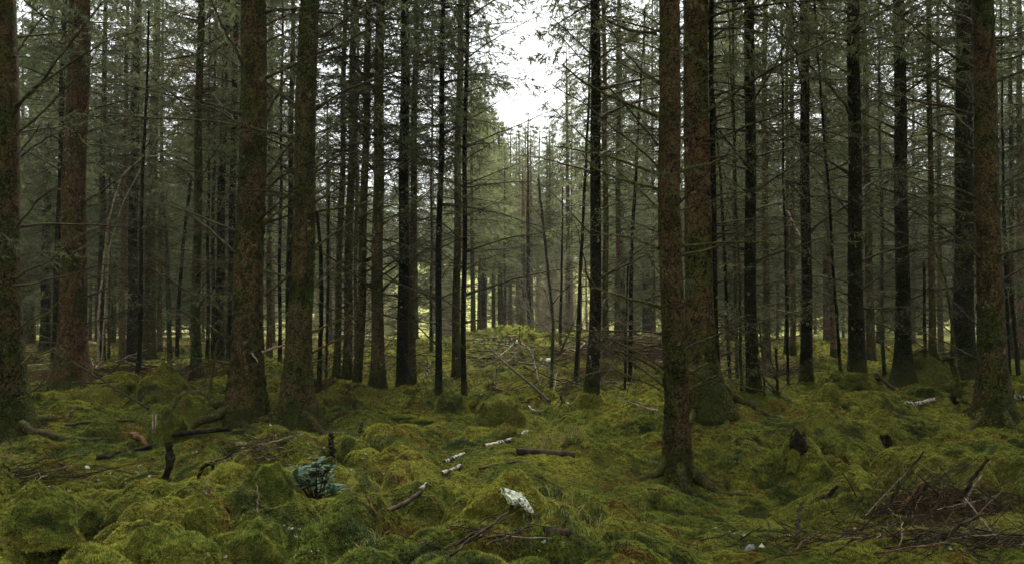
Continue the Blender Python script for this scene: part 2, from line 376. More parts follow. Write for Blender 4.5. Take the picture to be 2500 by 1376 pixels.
def make_crown(name, seed, zb, Lmax, dens=1.0, live=5, ztop=20.0, needle=None, step=.43, fat=1.0):
    rng = np.random.default_rng(seed); mb = MB(); z = zb
    while z < ztop - .15:
        u = (z - zb) / (ztop - zb)
        L0 = Lmax * (1 - u) ** .75 * min(1, .55 + 1.8 * u) + .18
        for k in range(max(2, int(round(rng.uniform(4, 6.5) * dens)))):
            L = L0 * rng.uniform(.6, 1.2)
            rise = rng.uniform(-.05, .25) + .45 * u; sag = rng.uniform(.15, .45) * (1 - .4 * u)
            br = gen_branch(rng, L, .006 + .006 * L, rise, sag, max(4, int(L * 6.5)), .55 * L ** .6, live if rng.random() < .3 + 1.6 * u + (1.0 if zb < 5 else 0) else max(0, live - 3),
                            sides=3, seg=4, sub=2, nl=.105 * fat, nw=.030 * fat, tr=.005, mm=0, mt=0, mn=1)
            mb.ext(br, (rotz(rng.uniform(0, 6.283)), np.array([0, 0, z + rng.uniform(-.1, .1)])))
        z += step * rng.uniform(.8, 1.2)
    return mb.mesh(name, [M_TWIG, needle or M_NEEDLE])
def make_whorls(name, seed, z0, z1, Lm, per=3.2, live=0):
    rng = np.random.default_rng(seed); mb = MB(); z = z0
    while z < z1:
        for k in range(int(round(rng.uniform(per - 1.2, per + 1.2)))):
            L = Lm * rng.uniform(.35, 1.25) * (.75 + .35 * (z - z0) / (z1 - z0))
            br = gen_branch(rng, L, .005 + .005 * L, rng.uniform(-.1, .5), rng.uniform(-.05, .35), int(4 + L * 6), .45 * L ** .6, (2 if rng.random() < live else 0), sides=3, seg=5, sub=2, wig=.09, tr=.0045, mm=0, mt=0, mn=1)
            mb.ext(br, (rotz(rng.uniform(0, 6.283)), np.array([0, 0, z + rng.uniform(-.12, .12)])))
        z += .40 * rng.uniform(.75, 1.25)
    return mb.mesh(name, [M_TWIG, M_NEEDLE])
CROWN_IN = [make_crown('crown_interior', 10 + i, 6.2, 2.5 + .25 * (i % 3), .66, 7, step=.54) for i in range(4)]
CROWN_EDGE = [make_crown('crown_edge', 30 + i, 2.6 + i * .8, 2.8 + .2 * i, .92, 8, fat=1.15, step=.46) for i in range(4)]
CROWN_YOUNG = [make_crown('crown_young', 40 + i, 6.0 + i, 3.0, .85, 6, fat=1.3, needle=M_YOUNG_LIT, step=.46) for i in range(2)]
CROWN_SPARSE = make_crown('crown_sparse', 50, 9.5, 1.7, .8, 3, needle=M_RUSTN)
WHORL = [make_whorls('dead_branch_whorl', 60 + i, .9, 8.6, 1.7 + .2 * (i % 2), live=.12) for i in range(4)]
WHORL_THIN = make_whorls('sapling_whorl', 70, .8, 8.5, .9, 2.2)
_r = np.random.default_rng(99)
POOL = []
for i in range(16):                                       # branches of the near trunks
    L = _r.uniform(1.0, 2.5); mossy = i % 4 == 1
    br = gen_branch(_r, L, .009 + .0055 * L, _r.uniform(.05, .55), _r.uniform(-.1, .30), int(9 + L * 9), .50 * L ** .5, 2 if i % 2 else 0, sides=6, seg=12, wig=.10, sub=4, tr=.0042, mm=1 if mossy else 0, mt=2 if i % 5 == 0 else 0, nl=.05, nw=.011, mn=3)
    POOL.append(MB().ext(br).mesh('branch', [M_DEAD, M_MOSSY, M_TWIG, M_NEEDLE]))
SPRAY = []
for i in range(4):                                        # living sprays low on the near trunks
    br = gen_branch(_r, _r.uniform(.7, 1.3), .008, .1, .35, 12, .34, 9, sides=5, seg=8, wig=.06, sub=3, nl=.035, nw=.006, tr=.003, mm=0, mt=0, mn=1)
    SPRAY.append(MB().ext(br).mesh('needle_spray', [M_DEAD, M_NEEDLE]))
STUB = []
for i in range(4):
    L = _r.uniform(.10, .35)
    STUB.append(MB().ext(gen_branch(_r, L, .012, _r.uniform(.1, .9), 0, 2, .08, 0, sides=6, seg=5, wig=.12, sub=0)).mesh('stub', [M_DEAD]))

# ------------------------------------------------------------------ trees of the photograph
TONE = dict(red=(.120, .070, .032), brown=(.104, .070, .030), olive=(.084, .067, .026), dark=(.024, .020, .011), pale=(.150, .098, .064), black=(.012, .013, .009), grey=(.10, .088, .065))  # black: wet dark bark, with the backlit darkness put into the colour
def trunk_mesh(pts, rref, zref, Ht, near, seed, flare=.9, roots=0.35, sides=None, tophole=False):
    """pts: control points base -> top in local space (base at origin)"""
    rng = np.random.default_rng(seed)
    pz = np.array([p[2] for p in pts])
    if near == 2: zs = np.concatenate([[-1.0, -.7, -.5], np.arange(-.3, 1.2, .022), np.arange(1.2, 9, .034), np.linspace(9, Ht, 14)])
    elif near == 1: zs = np.concatenate([[-.9, -.6], np.arange(-.3, 1.2, .05), np.arange(1.2, 10, .12), np.linspace(10, Ht, 12)])
    else: zs = np.concatenate([[-.8, -.1, 0, .12, .3, .6, 1.0], np.linspace(1.6, Ht, 16)])
    zs = zs[zs <= Ht]
    n = sides or (54 if near == 2 else 20 if near == 1 else 9)
    P = np.stack([np.interp(zs, pz, [p[0] for p in pts]), np.interp(zs, pz, [p[1] for p in pts]), zs], -1)
    if near: 
        k = np.ones(9) / 9; pad = np.pad(P[:, :2], ((4, 4), (0, 0)), 'edge')
        P[:, 0] = np.convolve(pad[:, 0], k, 'valid'); P[:, 1] = np.convolve(pad[:, 1], k, 'valid')
        P[:, 0] += .012 * np.sin(zs * 1.7 + seed); P[:, 1] += .012 * np.cos(zs * 1.3 + seed)
    r = rref * np.clip((Ht - np.maximum(zs, 0)) / max(Ht - zref, .1), 0.004, 2) ** .55
    th = np.arange(n) / n * 2 * np.pi
    fl = np.exp(-np.maximum(zs, -.1) / .27)
    ph = rng.uniform(0, 6.28, 3)
    lobe = 1 + .5 * np.cos(th * 3 + ph[0]) * .5 + .5 * np.cos(th * 5 + ph[1]) * .6
    prof = 1 + flare * fl[:, None] * (1 - roots + roots * lobe[None]) + .35 * flare * np.exp(-np.maximum(zs, -.1) / .8)[:, None]
    X, Z = np.meshgrid(th, zs); cxx, cyy = np.cos(X), np.sin(X)
    prof = prof * (1 + .05 * vnoise3(cxx * 1.2 + seed, cyy * 1.2, Z * 1.4, 2))
    if near == 2:                                         # plated, ridged bark as real relief
        amp = .016 / rref
        wv = worley(X * rref / .045 + .6 * vnoise(X * 9, Z * 14, 5), Z / .06 + .6 * vnoise(X * 9, Z * 14, 6), seed % 17)
        low = .35 + .65 * np.exp(-np.maximum(Z, 0) / 2.0)
        prof = prof + amp * low * (np.clip(.45 - wv, -.2, .45)) + amp * .5 * vnoise3(cxx * 9, cyy * 9, Z * 14, 4) + amp * 1.5 * low * vnoise3(cxx * 3, cyy * 3, Z * 4, 8)
    mb = MB().ext(tube(P, r, n, 0, cap=True, prof=prof))
    return mb.mesh('trunk', [M_BARK]), zs, P, r, prof, th

PLATE = []
for i in range(5):
    k = 7; a = np.sort(_r.uniform(0, 6.28, k)); rad = _r.uniform(.6, 1.0, k)
    top = np.stack([np.cos(a) * rad, np.sin(a) * rad * 1.25, .25 - .25 * (np.cos(a) * rad) ** 2 + _r.uniform(0, .18, k)], -1)
    bot = top * np.array([1.05, 1.05, 1]) - np.array([0, 0, .4])
    V = np.concatenate([top, bot, [[0, 0, .36]]])
    Fq = [[j, (j + 1) % k, k * 2] for j in range(k)]
    Fs = [[k + j, k + (j + 1) % k, (j + 1) % k, j] for j in range(k)]
    PLATE.append(MB().add(V, Fq).add(V, Fs).mesh('bark_plate', [M_BARK], False))

TREES = []   # for mounds, moss skirts
def align_z(d): return Vector((0, 0, 1)).rotation_difference(Vector(d).normalized()).to_euler()
def spruce(px, py, tops, w, tone, label, near, crown='in', seed=0, Ht=None, flare=.9, nb=30, plates=0, yref=450, group=None, sides=None, roots=.35, cat='tree', mound=.14, name='spruce_tree', lrbias=0, dead=True, Y=None, cw=1.0):
    if Y is None:
        g = G(px, py); Y = g.y + w * .5 * g.y / F_PX
    bx = (px - CX) / F_PX * Y; base = Vector((bx, Y, H1(bx, Y)))
    rng = np.random.default_rng(seed + 1000)
    dref = w * Y / F_PX / 2; Ht = Ht or float(np.clip(13 + dref * 40, 14, 22)) * rng.uniform(.93, 1.07)
    C = [(0., 0., -1.2), (0., 0., 0.)]
    for (qx, qy) in tops:
        p = W(qx, qy, Y) - base
        C.append((p.x, p.y, p.z))
    (x1, _, z1), (x0, _, z0) = C[-1], C[-2]
    if z1 < Ht: sl = np.clip((x1 - x0) / (z1 - z0), -.03, .03); C.append((x1 + sl * (Ht - z1) * .6, 0., Ht))
    zr = W(0, yref, Y).z - base.z
    me, zs, P, r, prof, th = trunk_mesh(C, dref * (.86 if near == 2 else .92), zr, Ht, near, seed, flare, roots, sides)
    t = obj(name, None, loc=base, label=label, cat=cat, group=group)
    tk = obj('trunk', me, t); jit = rng.uniform(.85, 1.15)
    c = TONE[tone]; tk.color = (c[0] * jit, c[1] * jit, c[2] * jit, 1)
    # crown
    p25 = np.array([np.interp(Ht * .3, zs, P[:, i]) for i in range(3)]); pt = P[-1]
    d = pt - p25; o = p25 - d / d[2] * p25[2]; k = Ht / 20.0
    if crown:
        cm = {'in': CROWN_IN[seed % 4], 'edge': CROWN_YOUNG[seed % 2], 'sparse': CROWN_SPARSE}[crown]
        ks = k * rng.uniform(.92, 1.1) * cw
        co = obj('crown', cm, t, loc=o, rot=align_z(d), scale=(ks, ks, k), kind='stuff'); co.rotation_euler.rotate_axis('Z', rng.uniform(0, 6.28))
    if near == 2 or nb and near == 1:
        zv = min(W(0, -40, Y).z - base.z, Ht * .8)
        z = .9; cnt = 0
        az = rng.uniform(0, 6.28)
        while z < zv and cnt < nb * 1.6:
            for q in range(rng.integers(1, 4)):
                az += rng.uniform(1.2, 3.0); zz = z + rng.uniform(-.05, .05)
                rr = float(np.interp(zz, zs, r)) ; pc = [float(np.interp(zz, zs, P[:, i])) for i in range(3)]
                az_ = az + (rng.normal(0, .5) if not lrbias else 0)
                if math.sin(az_) < -.75 and rng.random() < .6: az_ = rng.choice([0, math.pi]) + rng.normal(0, .4)
                u = rng.random(); s = rng.uniform(.6, 1.2) if z < 2.6 else rng.uniform(.6, 1.1)
                if z < 1.6: s *= .7
                if Y < 10: s = min(s, .62)
                mesh, nm = (POOL[rng.integers(len(POOL))], 'branch') if u < .66 else (STUB[rng.integers(4)], 'branch_stub') if u < .86 else (SPRAY[rng.integers(4)], 'needle_spray')
                b = obj(nm, mesh, t, loc=(pc[0] + math.cos(az_) * rr * .85, pc[1] + math.sin(az_) * rr * .85, zz), rot=(0, -rng.uniform(-.25, .40), az_), scale=(s, s, s * rng.uniform(.8, 1.2)))
                b.rotation_euler = (rng.uniform(-.6, .6), -rng.uniform(-.15, .35), az_)
                cnt += 1
            z += rng.uniform(.16, .38)
    elif dead:
        wm = WHORL[seed % 4]; s = rng.uniform(.85, 1.1)
        wo = obj('dead_branchwork', wm, t, loc=o, rot=align_z(d), scale=(s, s, k * rng.uniform(.95, 1.1)), kind='stuff'); wo.rotation_euler.rotate_axis('Z', rng.uniform(0, 6.28))
    for i in range(plates):
        zz = rng.uniform(.3, 3.2) if rng.random() < .75 else rng.uniform(3.2, 6); a = -math.pi / 2 + rng.uniform(-1.9, 1.9)
        zi = int(np.searchsorted(zs, zz)); ti = int(round((a % 6.2832) / 6.2832 * len(th))) % len(th)
        # tube frame: a = cross(ref,T): ring angle runs in a mirrored frame, so place by world direction
        rr = r[zi] * float(np.mean(prof[zi])); s = rng.uniform(.022, .050) * (1.2 if zz < 3 else .8)
        nx, ny = math.cos(a), math.sin(a)
        b = obj('bark_plate', PLATE[rng.integers(5)], t, loc=(P[zi, 0] + nx * rr * 1.0, P[zi, 1] + ny * rr * 1.0, zz), scale=(s, s, s * .8))
        e = Vector((nx, ny, rng.uniform(-.25, .35))).to_track_quat('Z', 'Y').to_euler(); e.rotate_axis('Z', rng.uniform(-.6, .6)); b.rotation_euler = e
        q = rng.uniform(1.0, 1.9); b.color = (c[0] * q, c[1] * q, c[2] * q, 1)
    if mound: TREES.append((base.x, base.y, r[np.searchsorted(zs, .05)] * (1 + flare), mound, t, near))
    return t

# px, py (foot), [(px,py) up the stem], width px, tone, near level, crown, label, extras
NEAR = [
 (5, 1090, [(2, 800), (-4, 500), (-6, 0)], 104, 'brown', 2, 'in', 'thick dark spruce trunk cut off by the left edge of the picture', dict(nb=34, plates=55)),
 (178, 962, [(176, 800), (181, 500), (196, 0)], 63, 'red', 2, 'in', 'stout reddish spruce left of the mossy stump dome', dict(nb=44, plates=70, flare=1.3)),
 (597, 1058, [(604, 800), (614, 500), (621, 0)], 75, 'brown', 2, 'in', 'big spruce with coarse flaking bark plates and pale lichen spots', dict(nb=46, plates=220, flare=1.1)),
 (728, 1066, [(731, 800), (743, 500), (755, 0)], 58, 'olive', 2, 'in', 'mossy olive-brown spruce with widely flared foot beside the flaking spruce', dict(nb=44, plates=25, flare=1.7, mound=.2)),
 (1652, 1192, [(1650, 1000), (1643, 800), (1636, 500), (1632, 0)], 60, 'brown', 2, 'in', 'nearest spruce, black wet foot and many mossy low branches', dict(nb=40, plates=40, flare=.42, mound=.12, roots=.7)),
 (1722, 1012, [(1712, 850), (1703, 560), (1698, 0)], 72, 'red', 2, 'in', 'red-brown spruce standing directly behind the nearest spruce', dict(nb=34, plates=16, flare=.9)),
 (2428, 1046, [(2420, 850), (2411, 560), (2400, 0)], 62, 'brown', 2, 'in', 'thick warm-brown spruce near the right edge with rough scaly foot', dict(nb=40, plates=80, flare=1.0)),
 (2352, 952, [(2353, 800), (2354, 560), (2354, 0)], 47, 'dark', 2, 'in', 'big dark spruce with a long mossy root ridge, behind the warm-brown one', dict(nb=34, flare=1.0)),
 (921, 960, [(921, 800), (923, 500), (928, 0)], 28, 'brown', 1, 'in', 'brown spruce with flared dark foot left of the blackest trunk', dict(nb=36, flare=.8)),
 (983, 966, [(984, 800), (986, 500), (989, 0)], 26, 'black', 1, 'in', 'almost black straight spruce left of the sky gap, thickest of three', dict(nb=46, flare=.5)),
 (1071, 982, [(1069, 800), (1074, 500), (1083, 0)], 15, 'black', 1, 'in', 'thin black straight spruce rising left of the round mossy boulder', dict(cw=.78, nb=30, flare=.35)),
 (1133, 978, [(1132, 800), (1134, 500), (1141, 0)], 12, 'black', 1, 'in', 'thinnest black spruce, rising right behind the round mossy boulder', dict(cw=.78, nb=30, flare=.3)),
 (1445, 976, [(1451, 800), (1456, 500), (1452, 0)], 28, 'dark', 1, 'in', 'dark spruce just right of the sky gap with a wide spread of branches', dict(cw=.78, nb=50, flare=.5)),
 (1840, 978, [(1834, 800), (1832, 560), (1830, 0)], 29, 'dark', 1, 'in', 'dark spruce among thin dead poles right of the red-brown spruce', dict(nb=40, flare=.4)),
 (1970, 946, [(1969, 800), (1967, 560), (1963, 0)], 25, 'dark', 1, 'in', 'dark spruce with evenly spaced knots on a mossy knob', dict(nb=44, flare=.5)),
 (2090, 932, [(2090, 800), (2088, 560), (2083, 0)], 35, 'dark', 1, 'in', 'sturdy dark spruce behind the flat-topped mossy stump', dict(nb=44, flare=.4)),
 (2207, 950, [(2205, 800), (2201, 560), (2195, 0)], 33, 'dark', 1, 'in', 'dark rough-barked spruce left of the mossy root ridge', dict(nb=40, flare=.8)),
 (478, 932, [(479, 800), (482, 500), (491, 0)], 21, 'olive', 1, 'in', 'lichen-spotted olive spruce behind the mossy stump dome, right', dict(nb=34, flare=.7)),
 (872, 952, [(880, 800), (889, 500), (901, 0)], 20, 'olive', 1, 'in', 'smooth olive-brown spruce next left of the flared brown one', dict(nb=28, flare=.2)),
]
for i, (px, py, tp, w, tn, nr, cr, lb, kw) in enumerate(NEAR):
    spruce(px, py, tp, w, tn, lb, nr, cr, seed=i * 3 + 1, **kw)
MID = [
 (848, 940, [(850, 700), (858, 400), (865, 0)], 20, 'pale', 'pale brown spruce, right one of the slim pair left of centre'),
 (820, 940, [(827, 700), (836, 400), (843, 0)], 15, 'brown', 'slim brown spruce, left one of the pair left of centre'),
 (868, 905, [(869, 600), (874, 0)], 9, 'brown', 'very thin brown trunk between the slim pair and the olive spruce'),
 (1004, 946, [(1006, 700), (1012, 300), (1016, 0)], 18, 'olive', 'olive spruce half hidden behind the thickest black trunk'),
 (1113, 936, [(1115, 700), (1119, 300), (1126, 0)], 18, 'brown', 'brown spruce with mossy foot between the two thin black trunks'),
 (1053, 862, [(1053, 600), (1056, 0)], 6, 'dark', 'thread-thin dark trunk left of the thin black spruces'),
 (324, 892, [(324, 600), (330, 300), (336, 0)], 22, 'dark', 'dark spruce in the left wood, first of a close dark pair'),
 (366, 888, [(367, 600), (376, 300), (386, 0)], 24, 'olive', 'olive-brown spruce in the left wood behind a leaning sapling'),
 (109, 874, [(112, 600), (120, 300), (130, 0)], 20, 'dark', 'dark spruce seen between the edge trunk and the stout reddish one'),
 (75, 848, [(74, 600), (80, 0)], 17, 'brown', 'faint brown trunk close beside the left edge trunk'),
 (130, 925, [(143, 600), (150, 300), (158, 0)], 15, 'dark', 'dark trunk hugging the left side of the stout reddish spruce'),
 (246, 892, [(248, 700), (252, 300), (258, 0)], 15, 'dark', 'dark slim spruce right behind the stout reddish one'),
 (297, 906, [(299, 700), (306, 300), (312, 0)], 13, 'pale', 'pale pinkish trunk left of the close dark pair'),
 (390, 872, [(391, 600), (398, 0)], 10, 'pale', 'thin pinkish trunk between olive spruce and broken snag'),
 (536, 896, [(537, 700), (545, 300), (554, 0)], 20, 'black', 'black spruce against the bright gap left of the flaking spruce'),
 (563, 902, [(565, 700), (571, 300), (579, 0)], 17, 'black', 'black slim trunk touching the left side of the flaking spruce'),
 (521, 892, [(520, 600), (527, 0)], 8, 'dark', 'thin dark pole left of the black spruce in the bright gap'),
 (507, 890, [(508, 600), (512, 0)], 7, 'dark', 'thinnest dark pole next to the lichen-spotted olive spruce'),
 (657, 892, [(658, 600), (664, 0)], 13, 'brown', 'brown trunk showing just right of the flaking spruce'),
 (682, 902, [(684, 600), (690, 0)], 8, 'black', 'thin black pole between the two big left-centre spruces'),
 (703, 905, [(707, 600), (716, 0)], 14, 'dark', 'dark trunk behind the left side of the olive spruce with flared foot'),
 (1478, 882, [(1479, 600), (1474, 0)], 14, 'brown', 'brown trunk half hidden right behind the dark spruce by the sky gap'),
 (1580, 834, [(1578, 600), (1572, 0)], 17, 'dark', 'dark far spruce on the brown brush bank left of the nearest spruce'),
 (1508, 836, [(1509, 600), (1510, 0)], 13, 'pale', 'pale far trunk above the brown brush bank'),
 (1757, 988, [(1748, 800), (1741, 560), (1737, 0)], 14, 'dark', 'dark trunk tucked against the right side of the red-brown spruce'),
 (1873, 892, [(1869, 600), (1866, 300), (1868, 0)], 16, 'brown', 'brown spruce right of the dead poles, seen against green light'),
 (1921, 872, [(1922, 600), (1921, 0)], 10, 'brown', 'left trunk of a thin brown pair left of the knotted dark spruce'),
 (1936, 874, [(1935, 600), (1933, 0)], 12, 'pale', 'right trunk of a thin pale pair left of the knotted dark spruce'),
 (2036, 878, [(2026, 600), (2015, 350), (2008, 0)], 12, 'pale', 'pale brown spruce leaning left between two dark spruces'),
 (2126, 893, [(2121, 600), (2114, 300), (2108, 0)], 18, 'brown', 'brown spruce just right of the sturdy dark one'),
 (2275, 880, [(2275, 600), (2270, 300), (2266, 0)], 14, 'red', 'reddish far spruce standing alone in the light, right'),
 (2297, 878, [(2294, 600), (2288, 0)], 11, 'pale', 'pale far trunk right beside the reddish far spruce'),
 (2470, 884, [(2470, 600), (2466, 0)], 12, 'brown', 'thin brown far trunk beyond the warm-brown spruce'),
 (2494, 886, [(2491, 600), (2488, 0)], 16, 'pale', 'pale far trunk cut by the right edge of the picture'),
 (1292, 826, [(1289, 600), (1289, 400)], 11, 'dark', 'half-dead lone spruce with rusty top under the sky gap'),
 (1278, 818, [(1277, 600), (1276, 300)], 15, 'pale', 'pale brown trunk close left of the half-dead lone spruce'),
 (1388, 832, [(1387, 600), (1384, 300)], 13, 'brown', 'brown far trunk on the knoll right of the half-dead spruce'),
 (1181, 832, [(1181, 600), (1184, 200)], 12, 'dark', 'leafy dark far spruce on the knoll left of the sky gap'),
 (1205, 828, [(1205, 600), (1206, 300)], 10, 'brown', 'thin brown far trunk on the knoll crest'),
 (1233, 826, [(1232, 600), (1232, 300)], 8, 'brown', 'thin far trunk on the knoll between brown and pale trunks'),
]
for i, (px, py, tp, w, tn, lb) in enumerate(MID):
    cr = 'sparse' if 'half-dead' in lb else 'edge' if 1130 < px < 1420 else 'in' if w > 9 else 'sparse'
    ht, Yf, cw = None, None, 1.0
    if 1150 < px < 1420:                                   # just beyond the knoll: their feet are hidden by its crest
        ytop, Yf = {1292: (265, 50), 1278: (400, 58), 1388: (110, 55), 1181: (150, 54), 1205: (270, 60), 1233: (360, 52)}[px]
        bx = (px - CX) / F_PX * Yf; ht = CAMZ + (HY - ytop) / F_PX * Yf - H1(bx, Yf); cw = .75
    spruce(px, py, tp, w, tn, lb, 1, cr, seed=200 + i * 7, nb=0, flare=.45, mound=.06 if not Yf else 0, Ht=ht, Y=Yf, cw=cw, yref=740 if Yf else 450)

# thin dead poles and saplings
POLES = [
 (331, 945, [(343, 850), (350, 700), (352, 500), (360, 250)], 11, 'dark', 'leaning dark sapling at the left shoulder of the mossy stump dome', 7),
 (418, 932, [(412, 800), (408, 600), (400, 480)], 12, 'grey', 'ragged broken snag behind the mossy stump dome', None),
 (432, 892, [(440, 700), (455, 540), (470, 430)], 9, 'black', 'black dead pole leaning right beside the ragged snag', None),
 (780, 966, [(784, 800), (783, 600), (776, 520)], 11, 'black', 'black dead stem right of the olive spruce with flared foot', None),
 (796, 942, [(800, 700), (803, 480)], 6, 'dark', 'thin dark stem right beside the black dead stem', None),
 (1403, 976, [(1414, 790), (1424, 560), (1436, 300)], 9, 'dark', 'slim dark dead sapling left of the dark spruce by the sky gap', 8),
 (1407, 960, [(1416, 800), (1417, 665)], 7, 'grey', 'short broken snag touching the slim dark sapling', None),
 (1535, 978, [(1538, 700), (1543, 560), (1556, 300)], 10, 'black', 'black sapling between the brush bank and the nearest spruce', 8),
 (1524, 986, [(1528, 800), (1530, 640)], 6, 'dark', 'thin dead stick standing left of the black sapling', None),
 (1784, 972, [(1776, 800), (1764, 560), (1748, 300)], 8, 'dark', 'leftmost thin pole leaning left beside the red-brown spruce', 6.5),
 (1802, 972, [(1800, 800), (1797, 560), (1794, 200)], 8, 'grey', 'upright grey pole between the leaning poles', 8),
 (1813, 976, [(1808, 800), (1800, 560), (1790, 350)], 7, 'olive', 'olive pole hugging the left side of the dark spruce with poles', 6),
 (1868, 978, [(1861, 850), (1855, 780)], 5, 'pale', 'short bare stick leaning on the mossy slope', None),
 (1900, 976, [(1894, 900), (1894, 850)], 7, 'dark', 'dark mossy snag stub right of the short bare stick', None),
 (1925, 962, [(1923, 700), (1921, 400), (1917, 100)], 6, 'black', 'straight black pole in front of the thin brown pair', 9),
 (2055, 922, [(2046, 750), (2032, 560), (2012, 300), (1995, 80)], 7, 'black', 'long black pole leaning left before the pale leaning spruce', 9),
 (2160, 936, [(2154, 800), (2151, 600), (2146, 300), (2142, 60)], 9, 'grey', 'silvery ragged dead stem left of the dark rough-barked spruce', 9),
 (2257, 884, [(2258, 750), (2258, 640)], 8, 'dark', 'upright broken snag left of the reddish far spruce', None),
 (2465, 952, [(2459, 700), (2450, 400), (2442, 0)], 8, 'black', 'black pole right beside the warm-brown spruce', 9),
 (2489, 952, [(2478, 800), (2462, 650), (2452, 520)], 10, 'dark', 'dark pole leaning left at the right edge', None),
 (1345, 986, [(1349, 850), (1353, 780), (1338, 640), (1312, 440)], 7, 'grey', 'thin dead sapling on the near side of the knoll below the sky gap', None),
 (1368, 846, [(1370, 700), (1374, 500)], 7, 'dark', 'thin far pole on the knoll right of the sky gap axis', 4.2),
 (1345, 812, [(1346, 650), (1347, 480)], 7, 'dark', 'thin far pole standing just beyond the knoll crest', 4.0),
 (1330, 818, [(1331, 650), (1332, 500)], 5, 'grey', 'grey thread-thin pole next to the half-dead lone spruce', 3.6),
 (265, 884, [(266, 650), (268, 300)], 7, 'pale', 'thin pinkish pole right behind the dark slim spruce', 9),
]
for i, (px, py, tp, w, tn, lb, ht) in enumerate(POLES):
    g = G(px, py); Y = g.y; base = Vector((g.x, Y, H1(g.x, Y) - .05)); rng = np.random.default_rng(500 + i)
    C = [np.zeros(3)] + [np.array(W(qx, qy, Y) - base) for qx, qy in tp]
    if ht: d = C[-1] - C[-2]; C.append(C[-1] + d / d[2] * max(.5, ht - C[-1][2]))
    C = np.array(C); s = np.concatenate([[0], np.cumsum(np.linalg.norm(np.diff(C, axis=0), axis=1))]); ss = np.linspace(0, s[-1], max(14, int(s[-1] / .14)))
    P = np.stack([np.interp(ss, s, C[:, k]) for k in range(3)], -1)
    P[1:-1] = (P[:-2] + P[1:-1] * 2 + P[2:]) / 4
    P[:, 0] += np.cumsum(rng.normal(0, .004, len(P))); P[:, 1] += np.cumsum(rng.normal(0, .006, len(P)))
    r0 = w * Y / F_PX / 2; R = r0 * (1.15 - (.75 if ht else .35) * ss / ss[-1]) * rng.uniform(.9, 1.1, len(P)); R[0] *= 1.6; R[1] *= 1.2
    prof = 1 + .18 * vnoise3(np.cos(np.arange(8) / 8 * 6.28)[None] * 2 + i, np.sin(np.arange(8) / 8 * 6.28)[None] * 2, ss[:, None] * 6 * np.ones((1, 8)), 3)
    t = obj('dead_sapling' if ht else 'dead_snag', None, loc=base, label=lb, cat='dead tree')
    mb = MB().ext(tube(P, R, 8, 0, True, prof)); tk = obj('stem', mb.mesh('stem', [M_BARK]), t); c = TONE[tn]; tk.color = (*c, 1)
    if not ht:                                             # splintered top
        e = P[-1]; k = 6
        a0 = e + rng.normal(0, r0 * .45, (k, 3)) * np.array([1, 1, .2]) - np.array([0, 0, r0 * .5])
        obj('splinter', MB().ext(spikes(a0, a0 + np.stack([rng.normal(0, r0, k), rng.normal(0, r0, k), rng.uniform(1.5, 5, k) * r0 + .05], -1), r0 * .4)).mesh('splinter', [M_ROT if tn != 'grey' else M_DEAD]), t, kind='stuff')
    nb = 14 if ht else 6
    for q in range(nb):
        k = rng.integers(int(len(P) * .15), len(P) - 1); az = rng.uniform(0, 6.28); sc = rng.uniform(.25, .6)
        obj('branch', POOL[rng.integers(len(POOL))], t, loc=P[k], rot=(rng.uniform(-.6, .6), -rng.uniform(-.2, .7), az), scale=(sc, sc, sc))
# ------------------------------------------------------------------ filler trees of the wood behind
rng = np.random.default_rng(21)
TR_SH = [trunk_mesh([(0, 0, -.5), (0, 0, 0), (.1 * (-1) ** k, .05, 8), (.15 * (-1) ** k, 0, 20)], .15, 1.3, 20, 0, 300 + k, .4)[0] for k in range(3)]
placed = [(t[0], t[1]) for t in TREES]; FILL = []
tries = 0
while len(FILL) < 152 and tries < 9000:
    tries += 1
    y = 23 + 70 * rng.random() ** .8; px = rng.uniform(-160, 2660); x = (px - CX) / F_PX * y
    if px < 480: pr = 1.0 if y < 62 else .6
    elif px < 770: pr = .55
    elif px < 1120: pr = .38 if y > 40 else .03
    elif px < 1180: pr = 1 if y > 40 else 0
    elif px < 1420: pr = 1 if y > 54 else 0
    elif px < 1610: pr = .85 if y > 34 else 0
    elif px < 1760: pr = .6
    else: pr = .62 if y < 70 else .4
    if rng.random() > pr: continue
    if any((x - a) ** 2 + (y - b) ** 2 < (1.5 + .015 * y) ** 2 for a, b in placed): continue
    placed.append((x, y)); FILL.append((x, y, px))
for (px, y) in [(1246, 63), (1266, 72), (1312, 68), (1334, 60), (1352, 76), (1222, 70), (1290, 82), (1300, 62)]: FILL.append(((px - CX) / F_PX * y, y, px))
GAPX = [1080, 1120, 1165, 1200, 1235, 1262, 1290, 1320, 1345, 1375, 1410, 1450]; GAPY = [-300, -50, 70, 170, 265, 300, 310, 295, 250, 140, 20, -300]
